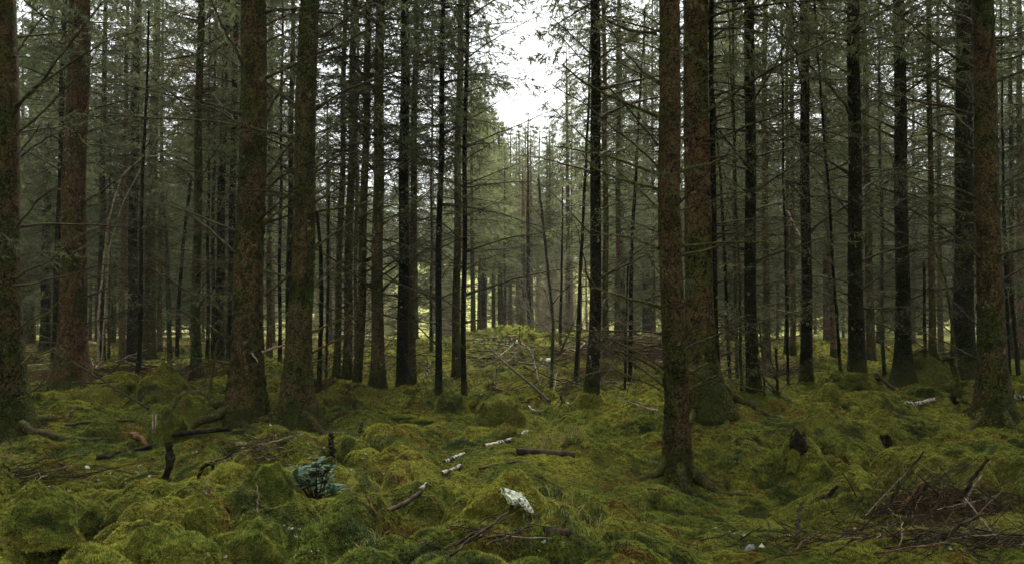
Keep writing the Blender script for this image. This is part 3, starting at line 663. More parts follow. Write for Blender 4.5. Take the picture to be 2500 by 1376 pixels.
for i, (x, y, px) in enumerate(FILL):
    z = H1(x, y)
    Ht = rng.uniform(16, 21)
    edge = 1120 < px < 1610 or y > 38 or rng.random() < .4
    hw = 2.2 / y * F_PX * .5                               # keep the sky gap over the knoll open
    yt = max(np.interp(q, GAPX, GAPY) for q in (px - hw, px, px + hw))
    if yt > -200: Ht = min(Ht, CAMZ + (HY - yt) / F_PX * y - z)
    if 770 < px <= 1120: Ht = min(Ht, 14.5)
    Ht = max(Ht, 4.0)
    side = 'left' if px < 780 else 'middle' if px < 1610 else 'right'
    t = obj('far_spruce_tree', None, loc=(x, y, z), cat='tree', group='far spruces in the %s of the background wood' % side,
            label={'left': 'slender far spruce in the dim background wood left of the flared olive spruce', 'middle': 'slender far spruce in the light background behind the knoll',
                   'right': 'slender far spruce in the background wood right of the nearest spruce'}[side])
    rs = rng.uniform(.55, 1.25); k = Ht / 20
    tk = obj('trunk', TR_SH[i % 3], t, rot=(0, 0, rng.uniform(0, 6.28)), scale=(rs, rs, k)); c = TONE[['pale', 'brown', 'red', 'olive', 'brown'][i % 5]]; tk.color = (*[v * rng.uniform(.8, 1.2) for v in c], 1)
    cm = CROWN_YOUNG[i % 2] if 1100 < px < 1480 else CROWN_EDGE[rng.integers(4)] if edge else CROWN_IN[rng.integers(4)]
    ks = (k * rng.uniform(.9, 1.15)) * (.8 if 1180 < px < 1420 else 1.0)
    obj('crown', cm, t, rot=(0, 0, rng.uniform(0, 6.28)), scale=(ks, ks, k), kind='stuff')
    if not edge or y < 45: obj('dead_branchwork', WHORL[rng.integers(4)], t, rot=(0, 0, rng.uniform(0, 6.28)), scale=(.95, .95, k * .95), kind='stuff')

for (x, y, r, h, t, nr) in TREES:
    MOUNDS.append((x, y, max(.35, r * 2.4), max(.35, r * 2.2), h * (.45 if nr == 2 else .7), 0)); FLATS.append((x, y, 1.0 if nr == 2 else .6))
HUM[0] = 1.0

# ------------------------------------------------------------------ ground sheet
def grow(a, b, s0, g):
    v = [a]; s = s0
    while v[-1] < b: v.append(v[-1] + s); s *= g
    return np.array(v)
xr = np.concatenate([np.arange(0, 7.2, .036), grow(7.2, 160, .04, 1.035)[1:]]); gx = np.concatenate([-xr[:0:-1], xr])
yn = [4.2]
while yn[-1] < 42: yn.append(yn[-1] + max(.034, .0042 * yn[-1]))
gy = np.concatenate([np.linspace(-70, 1.5, 24), np.arange(1.8, 4.2, .2), np.array(yn), grow(yn[-1], 280, .2, 1.05)[1:]])
GX, GY = np.meshgrid(gx, gy); GZ = H(GX.ravel(), GY.ravel()).reshape(GX.shape)
nr_, nc_ = GX.shape
ii, jj = np.meshgrid(np.arange(nr_ - 1), np.arange(nc_ - 1), indexing='ij'); a = ii * nc_ + jj
me = MB().add(np.stack([GX, GY, GZ], -1).reshape(-1, 3), np.stack([a, a + 1, a + nc_ + 1, a + nc_], -1).reshape(-1, 4)).mesh('forest_floor', [M_MOSS])
def litter(x, y):
    v = np.zeros(np.shape(x))
    for (px, py, rx, ry, s) in [(40, 1135, 1.1, .5, .45), (180, 985, 1.0, .4, .5), (1560, 850, 3.2, 2.0, 1.0), (1420, 900, 2.5, 2.0, .55), (1860, 900, 1.5, 1.5, .8), (300, 905, 4.0, 2.5, .8), (200, 1190, 1.6, .5, .5),
                           (2300, 1240, .9, .5, .8), (620, 1095, .9, .4, .6), (1180, 1310, .6, .25, .5), (2400, 1330, 1.2, .5, .5), (800, 930, 2.5, 2.0, .6), (1200, 870, 2.5, 1.5, .35)]:
        g = G(px, py); v = np.maximum(v, s * np.exp(-((x - g.x) / rx) ** 2 - ((y - g.y) / ry) ** 2))
    return np.maximum(v, .55 * sstep(25, 34, y) * (1 - sstep(60, 80, y)))
LT = litter(GX.ravel(), GY.ravel())
at = me.attributes.new('litter', 'FLOAT', 'POINT'); at.data.foreach_set('value', LT.astype(np.float32))
ground = obj('ground', me, label='undulating moss-covered forest floor', kind='structure')

# ------------------------------------------------------------------ moss fuzz (geometry-node instances on scattered points)
SRC = {}
def tuft_mesh(name, rng, n, h, w, spread, mat):
    az = rng.uniform(0, 6.28, n); el = rng.uniform(.35, 1.35, n)
    D = np.stack([np.cos(az) * np.cos(el) * spread, np.sin(az) * np.cos(el) * spread, np.sin(el)], -1); D = nrm(D)
    S = nrm(np.cross(D, rng.normal(0, 1, (n, 3))))
    b = np.stack([rng.normal(0, .25 * h, n), rng.normal(0, .25 * h, n), np.full(n, -.15 * h)], -1)
    me = MB().ext(blades(b, D, S, h * rng.uniform(.6, 1.2, n), w)).mesh(name, [mat], False)
    at = me.attributes.new('tip', 'FLOAT', 'POINT'); at.data.foreach_set('value', np.tile([0., 0., 1.], n).astype(np.float32)); return me
def source_collection(key, meshes):
    c = bpy.data.collections.new(key)
    for i, m in enumerate(meshes):
        o = bpy.data.objects.new('%s_%02d' % (key, i), m); c.objects.link(o)
    return c
def scatter_object(name, coll, P, rot, scl, idx, tint, label, parent=None, kind='stuff'):
    me = bpy.data.meshes.new(name); me.vertices.add(len(P)); me.vertices.foreach_set('co', np.asarray(P, np.float32).ravel())
    for nm, ty, ar, key in (('rot', 'FLOAT_VECTOR', rot, 'vector'), ('scl', 'FLOAT', scl, 'value'), ('idx', 'INT', idx, 'value'), ('tint', 'FLOAT', tint, 'value')):
        a = me.attributes.new(nm, ty, 'POINT'); a.data.foreach_set(key, np.asarray(ar, np.int32 if ty == 'INT' else np.float32).ravel())
    o = obj(name, me, parent, label=label, kind=kind)
    g = bpy.data.node_groups.new(name + '_scatter', 'GeometryNodeTree')
    g.interface.new_socket('Geometry', in_out='INPUT', socket_type='NodeSocketGeometry'); g.interface.new_socket('Geometry', in_out='OUTPUT', socket_type='NodeSocketGeometry')
    gi = g.nodes.new('NodeGroupInput'); go = g.nodes.new('NodeGroupOutput')
    ip = g.nodes.new('GeometryNodeInstanceOnPoints'); ci = g.nodes.new('GeometryNodeCollectionInfo')
    ci.inputs['Collection'].default_value = coll; ci.inputs['Separate Children'].default_value = True; ci.inputs['Reset Children'].default_value = True
    def attr(nm, ty):
        n = g.nodes.new('GeometryNodeInputNamedAttribute'); n.data_type = ty; n.inputs['Name'].default_value = nm; return n.outputs['Attribute']
    L = g.links.new
    L(gi.outputs[0], ip.inputs['Points']); L(ci.outputs[0], ip.inputs['Instance']); ip.inputs['Pick Instance'].default_value = True
    L(attr('idx', 'INT'), ip.inputs['Instance Index'])
    er = g.nodes.new('FunctionNodeEulerToRotation'); L(attr('rot', 'FLOAT_VECTOR'), er.inputs[0]); L(er.outputs[0], ip.inputs['Rotation'])
    cx = g.nodes.new('ShaderNodeCombineXYZ'); s = attr('scl', 'FLOAT')
    for k in range(3): L(s, cx.inputs[k])
    L(cx.outputs[0], ip.inputs['Scale']); L(ip.outputs[0], go.inputs[0])
    md = o.modifiers.new('scatter', 'NODES'); md.node_group = g
    return o
def euler_from_normals(Nn, rng):
    # rotate Z to the normal, then a random spin: XYZ euler built from tilt about x and y (small-angle exact enough), spin first
    out = np.zeros_like(Nn); sp = rng.uniform(0, 6.28, len(Nn))
    # R = Rz(phi) Ry(theta) Rz(spin) -> euler xyz via matrices
    th = np.arccos(np.clip(Nn[:, 2], -1, 1)); ph = np.arctan2(Nn[:, 1], Nn[:, 0])
    cz, sz, ct, st, cs, ss = np.cos(ph), np.sin(ph), np.cos(th), np.sin(th), np.cos(sp), np.sin(sp)
    r00 = cz * ct * cs - sz * ss; r10 = sz * ct * cs + cz * ss; r20 = -st * cs; r21 = st * ss; r22 = ct
    out[:, 1] = np.arcsin(np.clip(-r20, -1, 1)); out[:, 0] = np.arctan2(r21, r22); out[:, 2] = np.arctan2(r10, r00)
    return out
trng = np.random.default_rng(5)
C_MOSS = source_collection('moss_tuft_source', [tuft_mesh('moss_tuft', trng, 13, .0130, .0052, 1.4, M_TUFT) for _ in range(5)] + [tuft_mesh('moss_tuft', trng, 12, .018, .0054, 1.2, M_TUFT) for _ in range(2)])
def ground_pts(n, y0, y1, rng, wide=.62, power=1.0, pad=.4):
    y = y0 + (y1 - y0) * rng.random(n) ** power; x = (rng.random(n) * 2 - 1) * (wide * y + pad); return x, y
pts = []
for (n, y0, y1, sc) in [(300000, 4.4, 9.0, 1.0), (260000, 9.0, 15, 1.35), (160000, 15, 24, 2.0), (60000, 24, 42, 3.4)]:
    x, y = ground_pts(n, y0, y1, trng, .60)
    keep = trng.random(n) > np.clip(litter(x, y) * 1.25 + 1.0 * vnoise(x * 1.9, y * 1.9, 31) + .7 * vnoise(x * 5.5, y * 5.5, 32) - .16, 0, .97); x, y = x[keep], y[keep]
    top = np.clip(1 - worley(x / .27, y / .27, 6) / .55, 0, 1) * .5 + np.clip(1 - worley(x / .115, y / .115, 8) / .6, 0, 1) * .6
    keep = trng.random(len(x)) < .45 + top; x, y = x[keep], y[keep]; pts.append((x, y, np.full(len(x), sc)))
x = np.concatenate([p[0] for p in pts]); y = np.concatenate([p[1] for p in pts]); s = np.concatenate([p[2] for p in pts]) * trng.uniform(.65, 1.35, len(x))
z = H(x, y); e = .03; nx = -(H(x + e, y) - z) / e; ny = -(H(x, y + e) - z) / e
Nn = nrm(np.stack([nx * .8, ny * .8, np.ones(len(x))], -1))
patch = np.clip(.5 + vnoise(x * 1.7, y * 1.7, 41) + .5 * vnoise(x * 6, y * 6, 42), 0, 1)
s *= .75 + .6 * patch
idx = np.where(patch > .62, trng.integers(5, 7, len(x)), trng.integers(0, 5, len(x)))
scatter_object('moss', C_MOSS, np.stack([x, y, z], -1), euler_from_normals(Nn, trng), s, idx, np.clip(trng.normal(.5, .27, len(x)), 0, 1), 'short feathery moss covering the whole forest floor')

def moss_on(mesh_parts, Mw, n, rng, name, parent, zmin=.15, sc=1.0):
    """moss fuzz on the upward faces of a thing; points stay in the parent's local space"""
    Ps, Ns = [], []
    for V, F, _ in mesh_parts:
        V = np.asarray(V, float)
        tri = F if F.shape[1] == 3 else np.concatenate([F[:, [0, 1, 2]], F[:, [0, 2, 3]]])
        A, B, C = V[tri[:, 0]], V[tri[:, 1]], V[tri[:, 2]]; cr = np.cross(B - A, C - A); ar = np.linalg.norm(cr, axis=1); nn = cr / np.maximum(ar, 1e-12)[:, None]
        wgt = ar * (nn[:, 2] > zmin)
        if wgt.sum() <= 0: continue
        k = rng.choice(len(tri), n, p=wgt / wgt.sum()); u = rng.random((n, 2)); sw = u.sum(1) > 1; u[sw] = 1 - u[sw]
        Ps.append(A[k] + (B - A)[k] * u[:, :1] + (C - A)[k] * u[:, 1:]); Ns.append(nn[k]); break
    P = np.concatenate(Ps); Nn = np.concatenate(Ns)
    return scatter_object(name, C_MOSS, P, euler_from_normals(Nn, rng), rng.uniform(.7, 1.3, len(P)) * sc, rng.integers(0, 7, len(P)), np.clip(rng.normal(.5, .25, len(P)), 0, 1), None, parent)
# roots spreading from the feet of the near trunks, and moss climbing them
for (x, y, r, h, t, nr) in TREES:
    if nr != 2: continue
    rq = np.random.default_rng(int(abs(x) * 77)); a0 = rq.uniform(0, 6.28); nroot = 6; rb = r * .55
    for k in range(nroot):
        a = a0 + k * 6.283 / nroot + rq.uniform(-.3, .3); Lr = rq.uniform(.45, .95) * (.6 + rb * 2.2); u = np.linspace(0, 1, 14)
        rad = rb * .35 + (rb * .7 + Lr) * u; aa = a + .5 * rq.normal() * u ** 2
        px_, py_ = x + np.cos(aa) * rad, y + np.sin(aa) * rad; R = (.11 * (.5 + rb)) * (1 - .72 * u)
        hz = H(px_, py_); zr = np.maximum(hz + R * (.55 - 1.3 * u ** 2), 0 * hz - 9); zr = zr + np.maximum(0, .30 * (.5 + rb) * (1 - u / .35)) ; Pr = np.stack([px_ - t.location.x, py_ - t.location.y, zr - t.location.z], -1)
        tb = tube(Pr, R * (1 + .25 * vnoise(u * 6, u * 0 + k, 4)), 9); ro = obj('root', MB().ext(tb).mesh('root', [M_ROOT]), t)
        moss_on(tb, None, 150, rq, 'root_moss', ro, -.1, max(1, y / 11))
    tk = [c for c in t.children if c.name.startswith('trunk')][0]; me = tk.data
    V = np.empty(len(me.vertices) * 3, np.float32); me.vertices.foreach_get('co', V); V = V.reshape(-1, 3)
    Nv = np.empty(len(me.vertices) * 3, np.float32); me.vertices.foreach_get('normal', Nv); Nv = Nv.reshape(-1, 3)
    rr = np.random.default_rng(int(abs(x) * 100))
    zz = V[:, 2]; w = np.exp(-np.maximum(zz - .05, 0) / .15) * (zz > -.1) * np.clip(.5 + 2.2 * vnoise3(V[:, 0] * 5, V[:, 1] * 5, zz * 3, 5), 0, 1) + 1e-9
    k = rr.choice(len(V), 1700, p=w / w.sum())
    P = V[k] + rr.normal(0, .012, (len(k), 3)); scatter_object('foot_moss', C_MOSS, P, euler_from_normals(nrm(Nv[k] + np.array([0, 0, .35])), rr), rr.uniform(.6, 1.2, len(k)) * max(1, y / 11), rr.integers(0, 7, len(k)), np.clip(rr.normal(.4, .25, len(k)), 0, 1), None, t)

# ------------------------------------------------------------------ the wood that goes on behind and beside the viewer
rng = np.random.default_rng(77)
def whole_tree(k):
    mb = MB()
    for src, off in ((TR_SH[k % 3], 0), (((CROWN_EDGE[k] if k == 0 else CROWN_IN[k])), 1)):
        V = np.empty(len(src.vertices) * 3, np.float32); src.vertices.foreach_get('co', V)
        lt = np.empty(len(src.polygons), np.int32); src.polygons.foreach_get('loop_total', lt); ls = np.empty(len(src.polygons), np.int32); src.polygons.foreach_get('loop_start', ls)
        li = np.empty(len(src.loops), np.int32); src.loops.foreach_get('vertex_index', li); mi = np.empty(len(src.polygons), np.int32); src.polygons.foreach_get('material_index', mi)
        for n in (3, 4):
            for m in np.unique(mi):
                q = (lt == n) & (mi == m)
                if q.any():
                    F = li[ls[q][:, None] + np.arange(n)[None]]; mb.add(V.reshape(-1, 3), F, int(m) + off)
    return mb.mesh('spruce', [M_BARK, M_TWIG, M_NEEDLE])
C_WOOD = source_collection('wood_source', [whole_tree(k) for k in range(3)])
P = []
while len(P) < 125:
    y = rng.uniform(-32, 34); x = rng.uniform(-40, 40)
    if y > 2 and abs(x) < .60 * y + 3.5: continue
    if x * x + y * y < 3.2 ** 2 or any((x - a) ** 2 + (y - b) ** 2 < 2.2 ** 2 for a, b, _ in P): continue
    P.append((x, y, H1(x, y)))
P = np.array(P); n = len(P)
scatter_object('surrounding_wood', C_WOOD, P, np.stack([np.zeros(n), np.zeros(n), rng.uniform(0, 6.28, n)], -1), rng.uniform(.8, 1.05, n), rng.integers(0, 3, n), rng.random(n), 'spruce wood going on at both sides and behind the viewer')

# ------------------------------------------------------------------ the far edge of the wood: one soft mass of young trees and scrub
CROWN_LOW = [make_crown('crown_low', 80 + i, 1.0, 2.8, .8, 5, ztop=10.0, fat=1.6, step=.42, needle=M_YOUNG_LIT) for i in range(2)] + [make_crown('scrub', 85, .3, 2.4, .8, 1, ztop=6.0, step=.4, fat=1.3, needle=M_RUSTN)]
def make_scrub(seed):
    rng = np.random.default_rng(seed); mb = MB()
    for k in range(9):
        L = rng.uniform(3.0, 7.0); br = gen_branch(rng, L, .018, 0, 0, int(L * 16), .9, 1, sides=3, seg=7, wig=.10, sub=4, tr=.006, nl=.06, nw=.03)
        M = np.array([[0, 0, -1.], [0, 1, 0], [1, 0, 0]]); A = rotz(rng.uniform(0, 6.28)) @ np.array([[math.cos(.18), 0, math.sin(.18)], [0, 1, 0], [-math.sin(.18), 0, math.cos(.18)]]) @ M
        mb.ext(br, (A, np.array([rng.normal(0, .5), rng.normal(0, .5), 0])))
    return mb.mesh('bare_scrub', [M_PALE, M_YOUNG_LIT])
C_FAR = source_collection('far_wood_source', CROWN_LOW + [make_scrub(5)])
rng = np.random.default_rng(88); P, S, I = [], [], []
while len(P) < 200:
    y = rng.uniform(62, 118); px = rng.uniform(-250, 2750); x = (px - CX) / F_PX * y
    if 1130 < px < 1500 and rng.random() < .95 or 760 < px <= 1130 and rng.random() < .15: continue
    yt = np.interp(px, [0, 480, 760, 830, 1080, 1140, 1190, 1230, 1290, 1340, 1400, 1460, 1600, 2500], [420, 420, 500, 570, 570, 470, 430, 460, 480, 450, 400, 430, 480, 430]) + rng.uniform(-30, 150)
    z = H1(x, y); h = CAMZ + (HY - yt) / F_PX * y - z; k = int(rng.integers(0, 3))
    if h < 1.5: continue
    P.append((x, y, z)); I.append(k); S.append(h / (10.0 if k < 2 else 6.0))
for q in range(150):                                       # wood on the far hillside
    y = rng.uniform(168, 215); px = rng.uniform(300, 2300); x = (px - CX) / F_PX * y
    P.append((x, y, H1(x, y))); I.append(int(rng.integers(0, 2))); S.append(rng.uniform(.9, 1.7))
for q in range(11):                                        # pale leafless scrub on and behind the knoll
    y = rng.uniform(44, 72); px = rng.uniform(1120, 1500); x = (px - CX) / F_PX * y
    P.append((x, y, H1(x, y))); I.append(3); S.append(rng.uniform(.7, 1.35))
for q in range(10):
    y = rng.uniform(46, 70); px = rng.uniform(770, 1120); x = (px - CX) / F_PX * y
    P.append((x, y, H1(x, y))); I.append(3); S.append(rng.uniform(.6, 1.1))
n = len(P)
scatter_object('far_wood', C_FAR, P, np.stack([np.zeros(n), np.zeros(n), rng.uniform(0, 6.28, n)], -1), S, I, rng.random(n), 'soft pale mass of young trees and bare scrub along the far edge of the wood')

# ------------------------------------------------------------------ things on the forest floor
def lying(name, A, B, wpx, mat, label, cat, lift=(0, 0), seed=0, taper=.85, bend=.02, sides=12, sink=.35, rough=.12, ends=None, group=None, parent=None, moss=0, topY=None):
    """a log or stick between two ground pixels"""
    rng = np.random.default_rng(seed + 4000); a = G(*A); b = G(*B)
    if topY: b = W(B[0], B[1], topY)
    r = wpx * .5 * (a.y + b.y) * .5 / F_PX
    a.z += r * (1 - sink) + lift[0]; b.z += r * (1 - sink) + lift[1]
    mid = (a + b) / 2; n = max(10, int((b - a).length / .05)); t = np.linspace(0, 1, n)
    P = np.array(a)[None] * (1 - t)[:, None] + np.array(b)[None] * t[:, None]
    Lg = (b - a).length
    off = np.cumsum(rng.normal(0, 1, (n, 3)), 0); off -= off[0] + (off[-1] - off[0]) * t[:, None]
    P = P + off * bend * Lg / max(np.abs(off).max(), 1e-6)
    if lift == (0, 0):
        hz = H(P[:, 0], P[:, 1]); k = 5; hz = np.convolve(np.pad(hz, k, 'edge'), np.ones(2 * k + 1) / (2 * k + 1), 'valid')
        P[:, 2] = P[:, 2] * .45 + (hz + r * (1 - sink)) * .55
        P[:, 2] += max(0, np.percentile(H(P[:, 0], P[:, 1]) + r * (.75 - sink) - P[:, 2], 72))
    P -= np.array(mid)
    R = r * (1 + (taper - 1) * t)
    th = np.arange(sides) / sides * 6.283
    prof = 1 + rough * 2 * vnoise3(np.cos(th)[None] * 1.5 + seed, np.sin(th)[None] * 1.5, (t * Lg / (r * 3))[:, None] * np.ones((1, sides)), 5)
    parts = tube(P, R, sides, 0, True, prof)
    me = MB().ext(parts).mesh(name, [mat])
    if ends is None and not moss and parent is None:
        return obj(name, me, None, loc=mid, label=label, cat=cat, group=group)
    if parent is not None:
        return obj(name, me, parent, loc=mid - parent.location)
    o = obj(name, None, loc=mid, label=label, cat=cat, group=group); obj('log_body', me, o)
    if ends:
        for e in ends:
            i = 0 if e == 0 else n - 1; d = nrm(P[i] - P[1 if e == 0 else n - 2])
            obj('cut_end', MB().ext(tube(np.stack([P[i] - d * .004, P[i] + d * .006]), [R[i] * .93] * 2, 14, 0, True)).mesh('cut_end', [M_CUT], False), o)
    if moss: moss_on(parts, None, moss, rng, 'moss', o, .05, 1.0)
    return o
BIR = 'white birch pieces in a broken line'
lying('birch_log', (1182, 1091), (1286, 1055), 13, M_BIRCH, 'white and black birch log beyond the cut brown log', 'log', seed=1, sink=.7)
lying('birch_log', (1084, 1133), (1132, 1109), 11, M_BIRCH, 'upper of two short white birch pieces left of the cut brown log', 'log', seed=2)
lying('birch_log', (1078, 1160), (1124, 1137), 11, M_BIRCH, 'lower of two short white birch pieces left of the cut brown log', 'log', seed=3)
lying('rotten_branch', (946, 1248), (1032, 1196), 12, M_LOG, 'dark wet rotten branch in line below the birch pieces', 'branch', seed=4, bend=.05)
lying('birch_log', (1026, 1200), (1042, 1188), 10, M_BIRCH, 'tiny white birch end at the tip of the dark wet branch', 'log', seed=5)
lying('cut_log', (1262, 1107), (1401, 1116), 17, M_LOG, 'straight cut dark-brown log lying in the moss, centre', 'log', seed=6, ends=(1,), sink=.2, rough=.04, bend=.006, taper=1.0)
lying('sunken_log', (1328, 1305), (1390, 1313), 18, M_LOG, 'short half-sunken dark log low in the hollow', 'log', seed=7)
lying('mossy_log', (566, 1099), (664, 1138), 19, M_MLOG, 'thick mossy log end below the flaking spruce', 'log', seed=8, lift=(.07, -.02), moss=700, ends=(0,))
lying('charred_log', (424, 1080), (562, 1071), 13, M_BLACK, 'long black log reaching to the foot of the flaking spruce', 'log', seed=9, lift=(.07, .09), rough=.14, bend=.006)
lying('mossy_log', (916, 1003), (1002, 1021), 13, M_MLOG, 'fallen mossy log below the thickest black spruce', 'log', seed=10, moss=500)
lying('fallen_branch', (158, 1046), (332, 1040), 6, M_DEAD, 'long thin dark branch lying across the moss left of the broken stump', 'branch', seed=11, bend=.03)
lying('leaning_pole', (362, 1003), (128, 850), 5, M_STICK, 'thin pole slanting down from the stout reddish spruce to the broken stump', 'branch', seed=12, lift=(.02, .001), bend=.005, topY=17.2, taper=.6)
lying('leaning_pole', (1342, 986), (1195, 852), 7, M_STICK, 'dark pole slanting down the mossy knoll', 'branch', seed=13, lift=(.02, .001), bend=.004, topY=18.6, taper=.6)
lying('birch_log', (2212, 987), (2282, 977), 11, M_BIRCH, 'pale split birch log right of the mossy bank', 'log', seed=14)
lying('birch_log', (2466, 975), (2520, 981), 15, M_BIRCH, 'pale birch log cut by the right edge', 'log', seed=15)
lying('broken_log', (2140, 938), (2182, 955), 13, M_LOG, 'short broken log tilting beside the flat-topped stump', 'log', seed=16, lift=(.10, 0))
lying('black_root', (235, 1126), (368, 1096), 15, M_BLACK, 'black rotten root left below the broken stump', 'root', seed=17, bend=.09, rough=.35)
lying('rotten_wood_chunk', (322, 1076), (366, 1097), 17, M_ROT, 'reddish splintered rotten wood chunk by the black root', 'wood', seed=18, rough=1.0, lift=(.05, 0), taper=.5, bend=.12)
lying('mossy_log', (1943, 1112), (1932, 1172), 24, M_MLOG, 'short mossy log below the black hollow stump', 'log', seed=19, moss=500)
lying('mossy_log', (2072, 1112), (2118, 1212), 24, M_MLOG, 'long yellow-mossed log running down towards the brush pile', 'log', seed=20, moss=900)
lying('dark_stick', (1944, 1322), (1962, 1262), 9, M_STICK, 'dark upright stick left of the brush pile', 'stick', seed=21, lift=(0, .10))
lying('fallen_branch', (1170, 1156), (1262, 1133), 5, M_STICK, 'thin brown stick below the cut brown log', 'stick', seed=22)
lying('fallen_branch', (1580, 1200), (1645, 1208), 6, M_DEAD, 'short dark stick at the foot of the nearest spruce', 'stick', seed=23)
lying('fallen_branch', (1318, 1276), (1370, 1284), 5, M_STICK, 'thin dark stick right of the pale rock', 'stick', seed=24)
lying('fallen_branch', (895, 1235), (917, 1260), 7, M_ROT, 'stubby reddish stick left of the dark wet branch', 'stick', seed=25, lift=(.05, 0))
lying('fallen_branch', (1100, 1372), (1245, 1282), 7, M_STICK, 'long bare stick across the front brush heap', 'stick', seed=26, lift=(.02, .08))
lying('fallen_branch', (1020, 1342), (1130, 1300), 6, M_ROT, 'rusty stick on the left flank of the front brush heap', 'stick', seed=27, lift=(.01, .04))
lying('fallen_branch', (1290, 990), (1390, 990), 5, M_BIRCH, 'pale thin stem lying at the foot of the knoll', 'branch', seed=28)
lying('fallen_branch', (1235, 990), (1285, 983), 6, M_DEAD, 'dark stick behind the big mossy boulder', 'branch', seed=29)
# knoll branches
for i, (A, B, w, m, lb) in enumerate([
    ((1145, 838), (1262, 832), 4, M_PALE, 'long grey branch lying along the knoll crest'), ((1148, 842), (1250, 841), 3, M_PALE, 'second grey branch just below the knoll crest'),
    ((1142, 874), (1232, 869), 5, M_BLACK, 'black branch lying flat on the knoll face'), ((1212, 880), (1262, 846), 4, M_BIRCH, 'white birch branch rising on the knoll face'),
    ((1250, 895), (1330, 897), 6, M_LOG, 'dark rotten log across the knoll face'), ((1375, 870), (1440, 850), 4, M_PALE, 'grey branch on the right shoulder of the knoll'),
    ((1460, 880), (1540, 850), 4, M_PALE, 'grey branch on the brown brush bank'), ((1480, 862), (1600, 872), 4, M_DEAD, 'dark branch on the brown brush bank'),
    ((1380, 955), (1430, 920), 4, M_DEAD, 'dark curved branch at the right foot of the knoll'), ((800, 905), (880, 890), 4, M_PALE, 'grey branch on the litter behind the slim pair'),
    ((1040, 940), (1058, 880), 4, M_DEAD, 'dark bent stem left of the thin black spruces'), ((1890, 962), (1830, 925), 8, M_BLACK, 'black stick leaning among the dead poles'),
    ((60, 880), (120, 872), 5, M_DEAD, 'thin branch on the moss behind the left edge trunk'), ((335, 895), (470, 905), 4, M_DEAD, 'thin branch lying behind the mossy stump dome'),
    ((220, 880), (330, 912), 4, M_PALE, 'grey branch lying right of the stout reddish spruce')]):
    lying('fallen_branch', A, B, w, m, lb, 'branch', seed=60 + i, bend=.05, lift=(.03, .12) if i % 2 else (0, 0), sides=7)

def stem_through(name, pix, wpx, mat, label, cat, Y=None, seed=0, twigs=6, dY=0, end=.35):
    rng = np.random.default_rng(seed + 6000); g = G(*pix[0]); Y = Y or g.y; base = Vector((g.x, g.y, g.z - .03))
    C = np.array([[0, 0, 0]] + [list(W(qx, qy, Y + dY * (k + 1) / len(pix)) - base) for k, (qx, qy) in enumerate(pix[1:])])
    s = np.concatenate([[0], np.cumsum(np.linalg.norm(np.diff(C, axis=0), axis=1))]); ss = np.linspace(0, s[-1], max(20, int(s[-1] / .06)))
    P = np.stack([np.interp(ss, s, C[:, k]) for k in range(3)], -1)
    for _ in range(4): P[1:-1] = (P[:-2] + P[1:-1] * 2 + P[2:]) / 4
    P[1:, :2] += np.cumsum(rng.normal(0, .005, (len(P) - 1, 2)), 0)
    R = wpx * .5 * Y / F_PX * (1 - (1 - end) * ss / ss[-1]) * (1 + .5 * vnoise(ss * 14, ss * 0 + seed, 3)) * rng.uniform(.85, 1.15, len(P)); R[0] *= 1.6; R[1] *= 1.3
    tb = tube(P, R, 8); o = obj(name, None, loc=base, label=label, cat=cat); obj('stem', MB().ext(tb).mesh('stem', [mat]), o)
    if name in ('wood_stub', 'arched_root'): moss_on(tb, None, 90, rng, 'moss', o, .1, .55)
    for q in range(twigs):
        k = rng.integers(len(P) // 3, len(P)); sc = rng.uniform(.18, .5)
        obj('branch', POOL[rng.integers(len(POOL))], o, loc=P[k], rot=(rng.uniform(-1, 1), -rng.uniform(-.4, .8), rng.uniform(0, 6.28)), scale=sc)
    return o
stem_through('bent_birch', [(1316, 938), (1311, 905), (1304, 870), (1290, 845), (1268, 836), (1225, 840), (1150, 836)], 6, M_BIRCH, 'white birch bowed into an arch on the knoll', 'birch', seed=1, twigs=5, dY=1.0)
stem_through('broken_birch', [(1211, 942), (1213, 910), (1218, 892)], 5, M_BIRCH, 'short white broken birch stem on the knoll left of the arch', 'birch', seed=2, twigs=1, end=.8)
stem_through('broken_birch', [(1205, 941), (1206, 915)], 4, M_BIRCH, 'tiny white stub beside the short broken birch', 'birch', seed=3, twigs=0, end=.8)
stem_through('leaning_birch', [(238, 885), (245, 720), (262, 560), (298, 430), (345, 385), (430, 374), (475, 382)], 7, M_PALE, 'thin pale birch bowing over to the right in the left wood', 'birch', seed=4, twigs=8, dY=1.5)
stem_through('leaning_birch', [(248, 888), (268, 600), (312, 480), (390, 330), (472, 130)], 5, M_PALE, 'thin pale birch slanting up right through the left wood', 'birch', seed=5, twigs=10, dY=1.0)
stem_through('crooked_sapling', [(2346, 968), (2340, 910), (2332, 850), (2324, 745), (2306, 655), (2284, 610), (2278, 560)], 11, M_MOSSY, 'crooked mossy sapling before the big dark spruce', 'sapling', seed=6, twigs=10)
stem_through('crooked_sapling', [(1362, 868), (1372, 845), (1385, 815), (1396, 785)], 7, M_MOSSY, 'short mossy sapling leaning right on the knoll', 'sapling', seed=7, twigs=4)
stem_through('mossy_sapling', [(508, 985), (520, 900), (538, 820), (552, 770)], 9, M_MOSSY, 'mossy leaning sapling left beside the flaking spruce', 'sapling', seed=8, twigs=10)
stem_through('arched_root', [(480, 1168), (492, 1138), (515, 1128), (524, 1146)], 12, M_BLACK, 'black arched root below the charred log', 'root', seed=9, twigs=0, end=.7)
stem_through('twisted_root', [(532, 1250), (545, 1235), (560, 1240), (566, 1252)], 7, M_STICK, 'small twisted brown root beside the square moss hummock', 'root', seed=10, twigs=0, end=.6)
